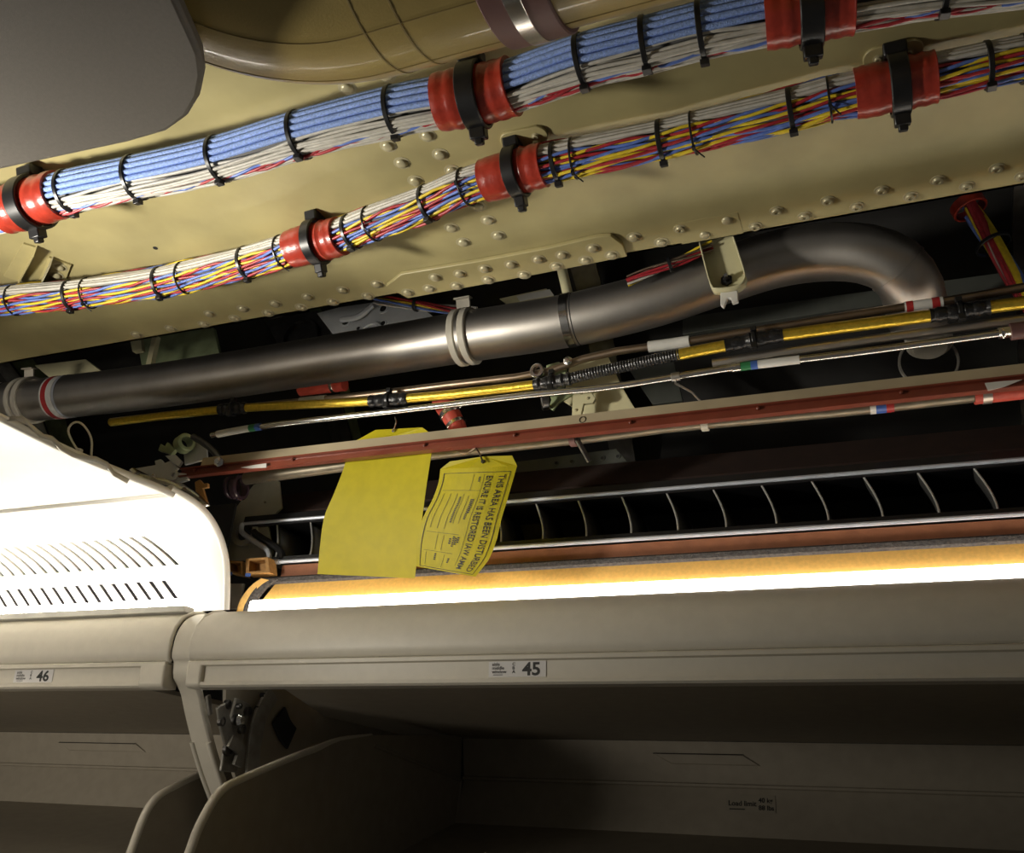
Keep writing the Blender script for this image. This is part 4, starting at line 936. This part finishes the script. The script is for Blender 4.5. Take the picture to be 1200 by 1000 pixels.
mb = MB(); mb.prism([at(x, y, Y=1.07) for x, y in ((185, 528), (188, 520), (193, 523), (196, 518), (205, 527), (200, 533), (193, 530))], (0, .008, 0)); part(t, 'jaw', mb, 'primer_green', bevel=.001)
mb = MB(); mb.prism([at(x, y, Y=1.10) for x, y in ((215, 530), (228, 517), (242, 527), (243, 538), (236, 540), (216, 545))], (0, .004, 0)); part(t, 'backing_plate', mb, 'bracket_white', bevel=.001)
mb = MB(); mb.tube(spline([at(x, y, Y=1.07) for x, y in ((226, 512), (240, 520), (252, 531), (262, 545))], 10), .0055, 8); part(t, 'strut', mb, 'steel_dark')
mb = MB(); mb.lathe(at(258, 542, Y=1.045), (.3, -1, -.3), [(.008, 0), (.008, .006), (.004, .007), (.004, .014)], 6); part(t, 'bolt', mb, 'steel_bright')
t = thing('bent_strap', at(225, 580, Y=1.06), 'bent shiny steel strap with a brown clip below the end of the red rail', 'bracket')
P = spline([at(x, y, Y=1.06) for x, y in ((198, 573), (212, 580), (226, 587), (244, 592), (226, 578), (210, 568))], 24)
mb = MB(); mb.tube(P, .0035, 8); part(t, 'strap', mb, 'steel_bright')
mb = MB(); mb.prism([at(x, y, Y=1.062) for x, y in ((210, 566), (216, 568), (236, 586), (243, 592), (230, 592), (212, 582))], (0, .002, 0)); part(t, 'blade', mb, 'steel_brushed')
mb = MB(); mb.prism([at(x, y, Y=1.05) for x, y in ((228, 565), (234, 562), (238, 567), (243, 566), (243, 571), (237, 572), (242, 588), (229, 576))], (0, .006, 0)); part(t, 'clip', mb, 'kevlar_brown', 'brown plastic clip', bevel=.001)
# composite end plate with hole behind the diffuser
PY = 1.217
ol = [(300, 565), (326, 562), (330, 598), (312, 606), (316, 630), (322, 656), (262, 657), (257, 643), (262, 622), (273, 600), (288, 580)]
t = thing('end_plate', at(290, 625, Y=PY), 'grey composite end plate with a round hole behind the diffuser end', 'plate')
mb = MB(); mb.holed([at(x, y, Y=PY) for x, y in ol], at(287, 623, Y=PY), .017, (0, .005, 0)); part(t, 'plate', mb, 'grey_composite', smooth=20)
mb = MB(); mb.ring(at(287, 623, Y=PY - .002), (0, 1, 0), .017, .027, .006, 40); part(t, 'hole_rim', mb, 'grey_composite')
for x, y in ((272, 592), (311, 589), (258, 638)):
    mb = MB(); mb.lathe(at(x, y, Y=PY), (0, -1, 0), [(.0025, 0), (.002, .002), (.0005, .0022)], 10); part(t, 'rivet', mb, 'steel_bright')
# amber channel block and curved strip
def block(pxs, Y, dep, label, hollow=True):
    t = thing('channel_block', at(*pxs[0], Y=Y), label, 'block'); a, b, c, d = [at(x, y, Y=Y) for x, y in pxs]; th = .12
    for p, q, m in ((a, b, 1), (b, c, 1), (c, d, 1), (d, a, 1)):
        e = (a + b + c + d) / 4; mb = MB(); mb.prism([p, q, q.lerp(e, .28), p.lerp(e, .28)], (0, dep, 0)); part(t, 'side', mb, 'kevlar_brown', smooth=0)
    mb = MB(); mb.prism([a, b, c, d], (0, .002, 0)); [setattr(v, 'y', v.y + dep) for v in mb.v]; part(t, 'back', mb, 'kevlar_brown', smooth=0)
    mb = MB(); mb.obox(d.lerp(c, .12) + V((0, -.001, -.002)), (.004, 0, 0), (0, .002, 0), (0, 0, .0025)); part(t, 'blue_clip', mb, 'label_blue')
    return t
block([(288, 655), (314, 653), (316, 671), (288, 673)], 1.172, .020, 'amber hollow channel block under the end of the black diffuser')
block([(267, 657), (284, 658), (284, 674), (268, 671)], 1.185, .020, 'brown hollow channel block beside the white cove panel edge')
t = thing('curved_strip', at(287, 695, Y=1.172), 'curved amber edging strip where the strip light ends', 'strip')
P = spline([at(x, y, Y=1.176) for x, y in ((276, 722), (280, 707), (287, 695), (296, 685), (306, 678))], 14); mb = MB()
mb.prism(P + [p + V((.012, .004, -.002)) for p in P[::-1]], (0, .006, 0)); part(t, 'edge', mb, 'kevlar', smooth=40)
mb = MB(); mb.prism([p + V((.010, .003, 0)) for p in P] + [p + V((.024, .008, 0)) for p in P[::-1]], (0, .006, 0)); part(t, 'core', mb, 'foam', smooth=40)
t = plate('bin_top_plate', [(262, 684), (286, 684), (280, 714), (262, 714)], 1.21, .004, 'grey_composite', 'small grey plate between the white cove panel edge and the curved amber strip', 'plate')
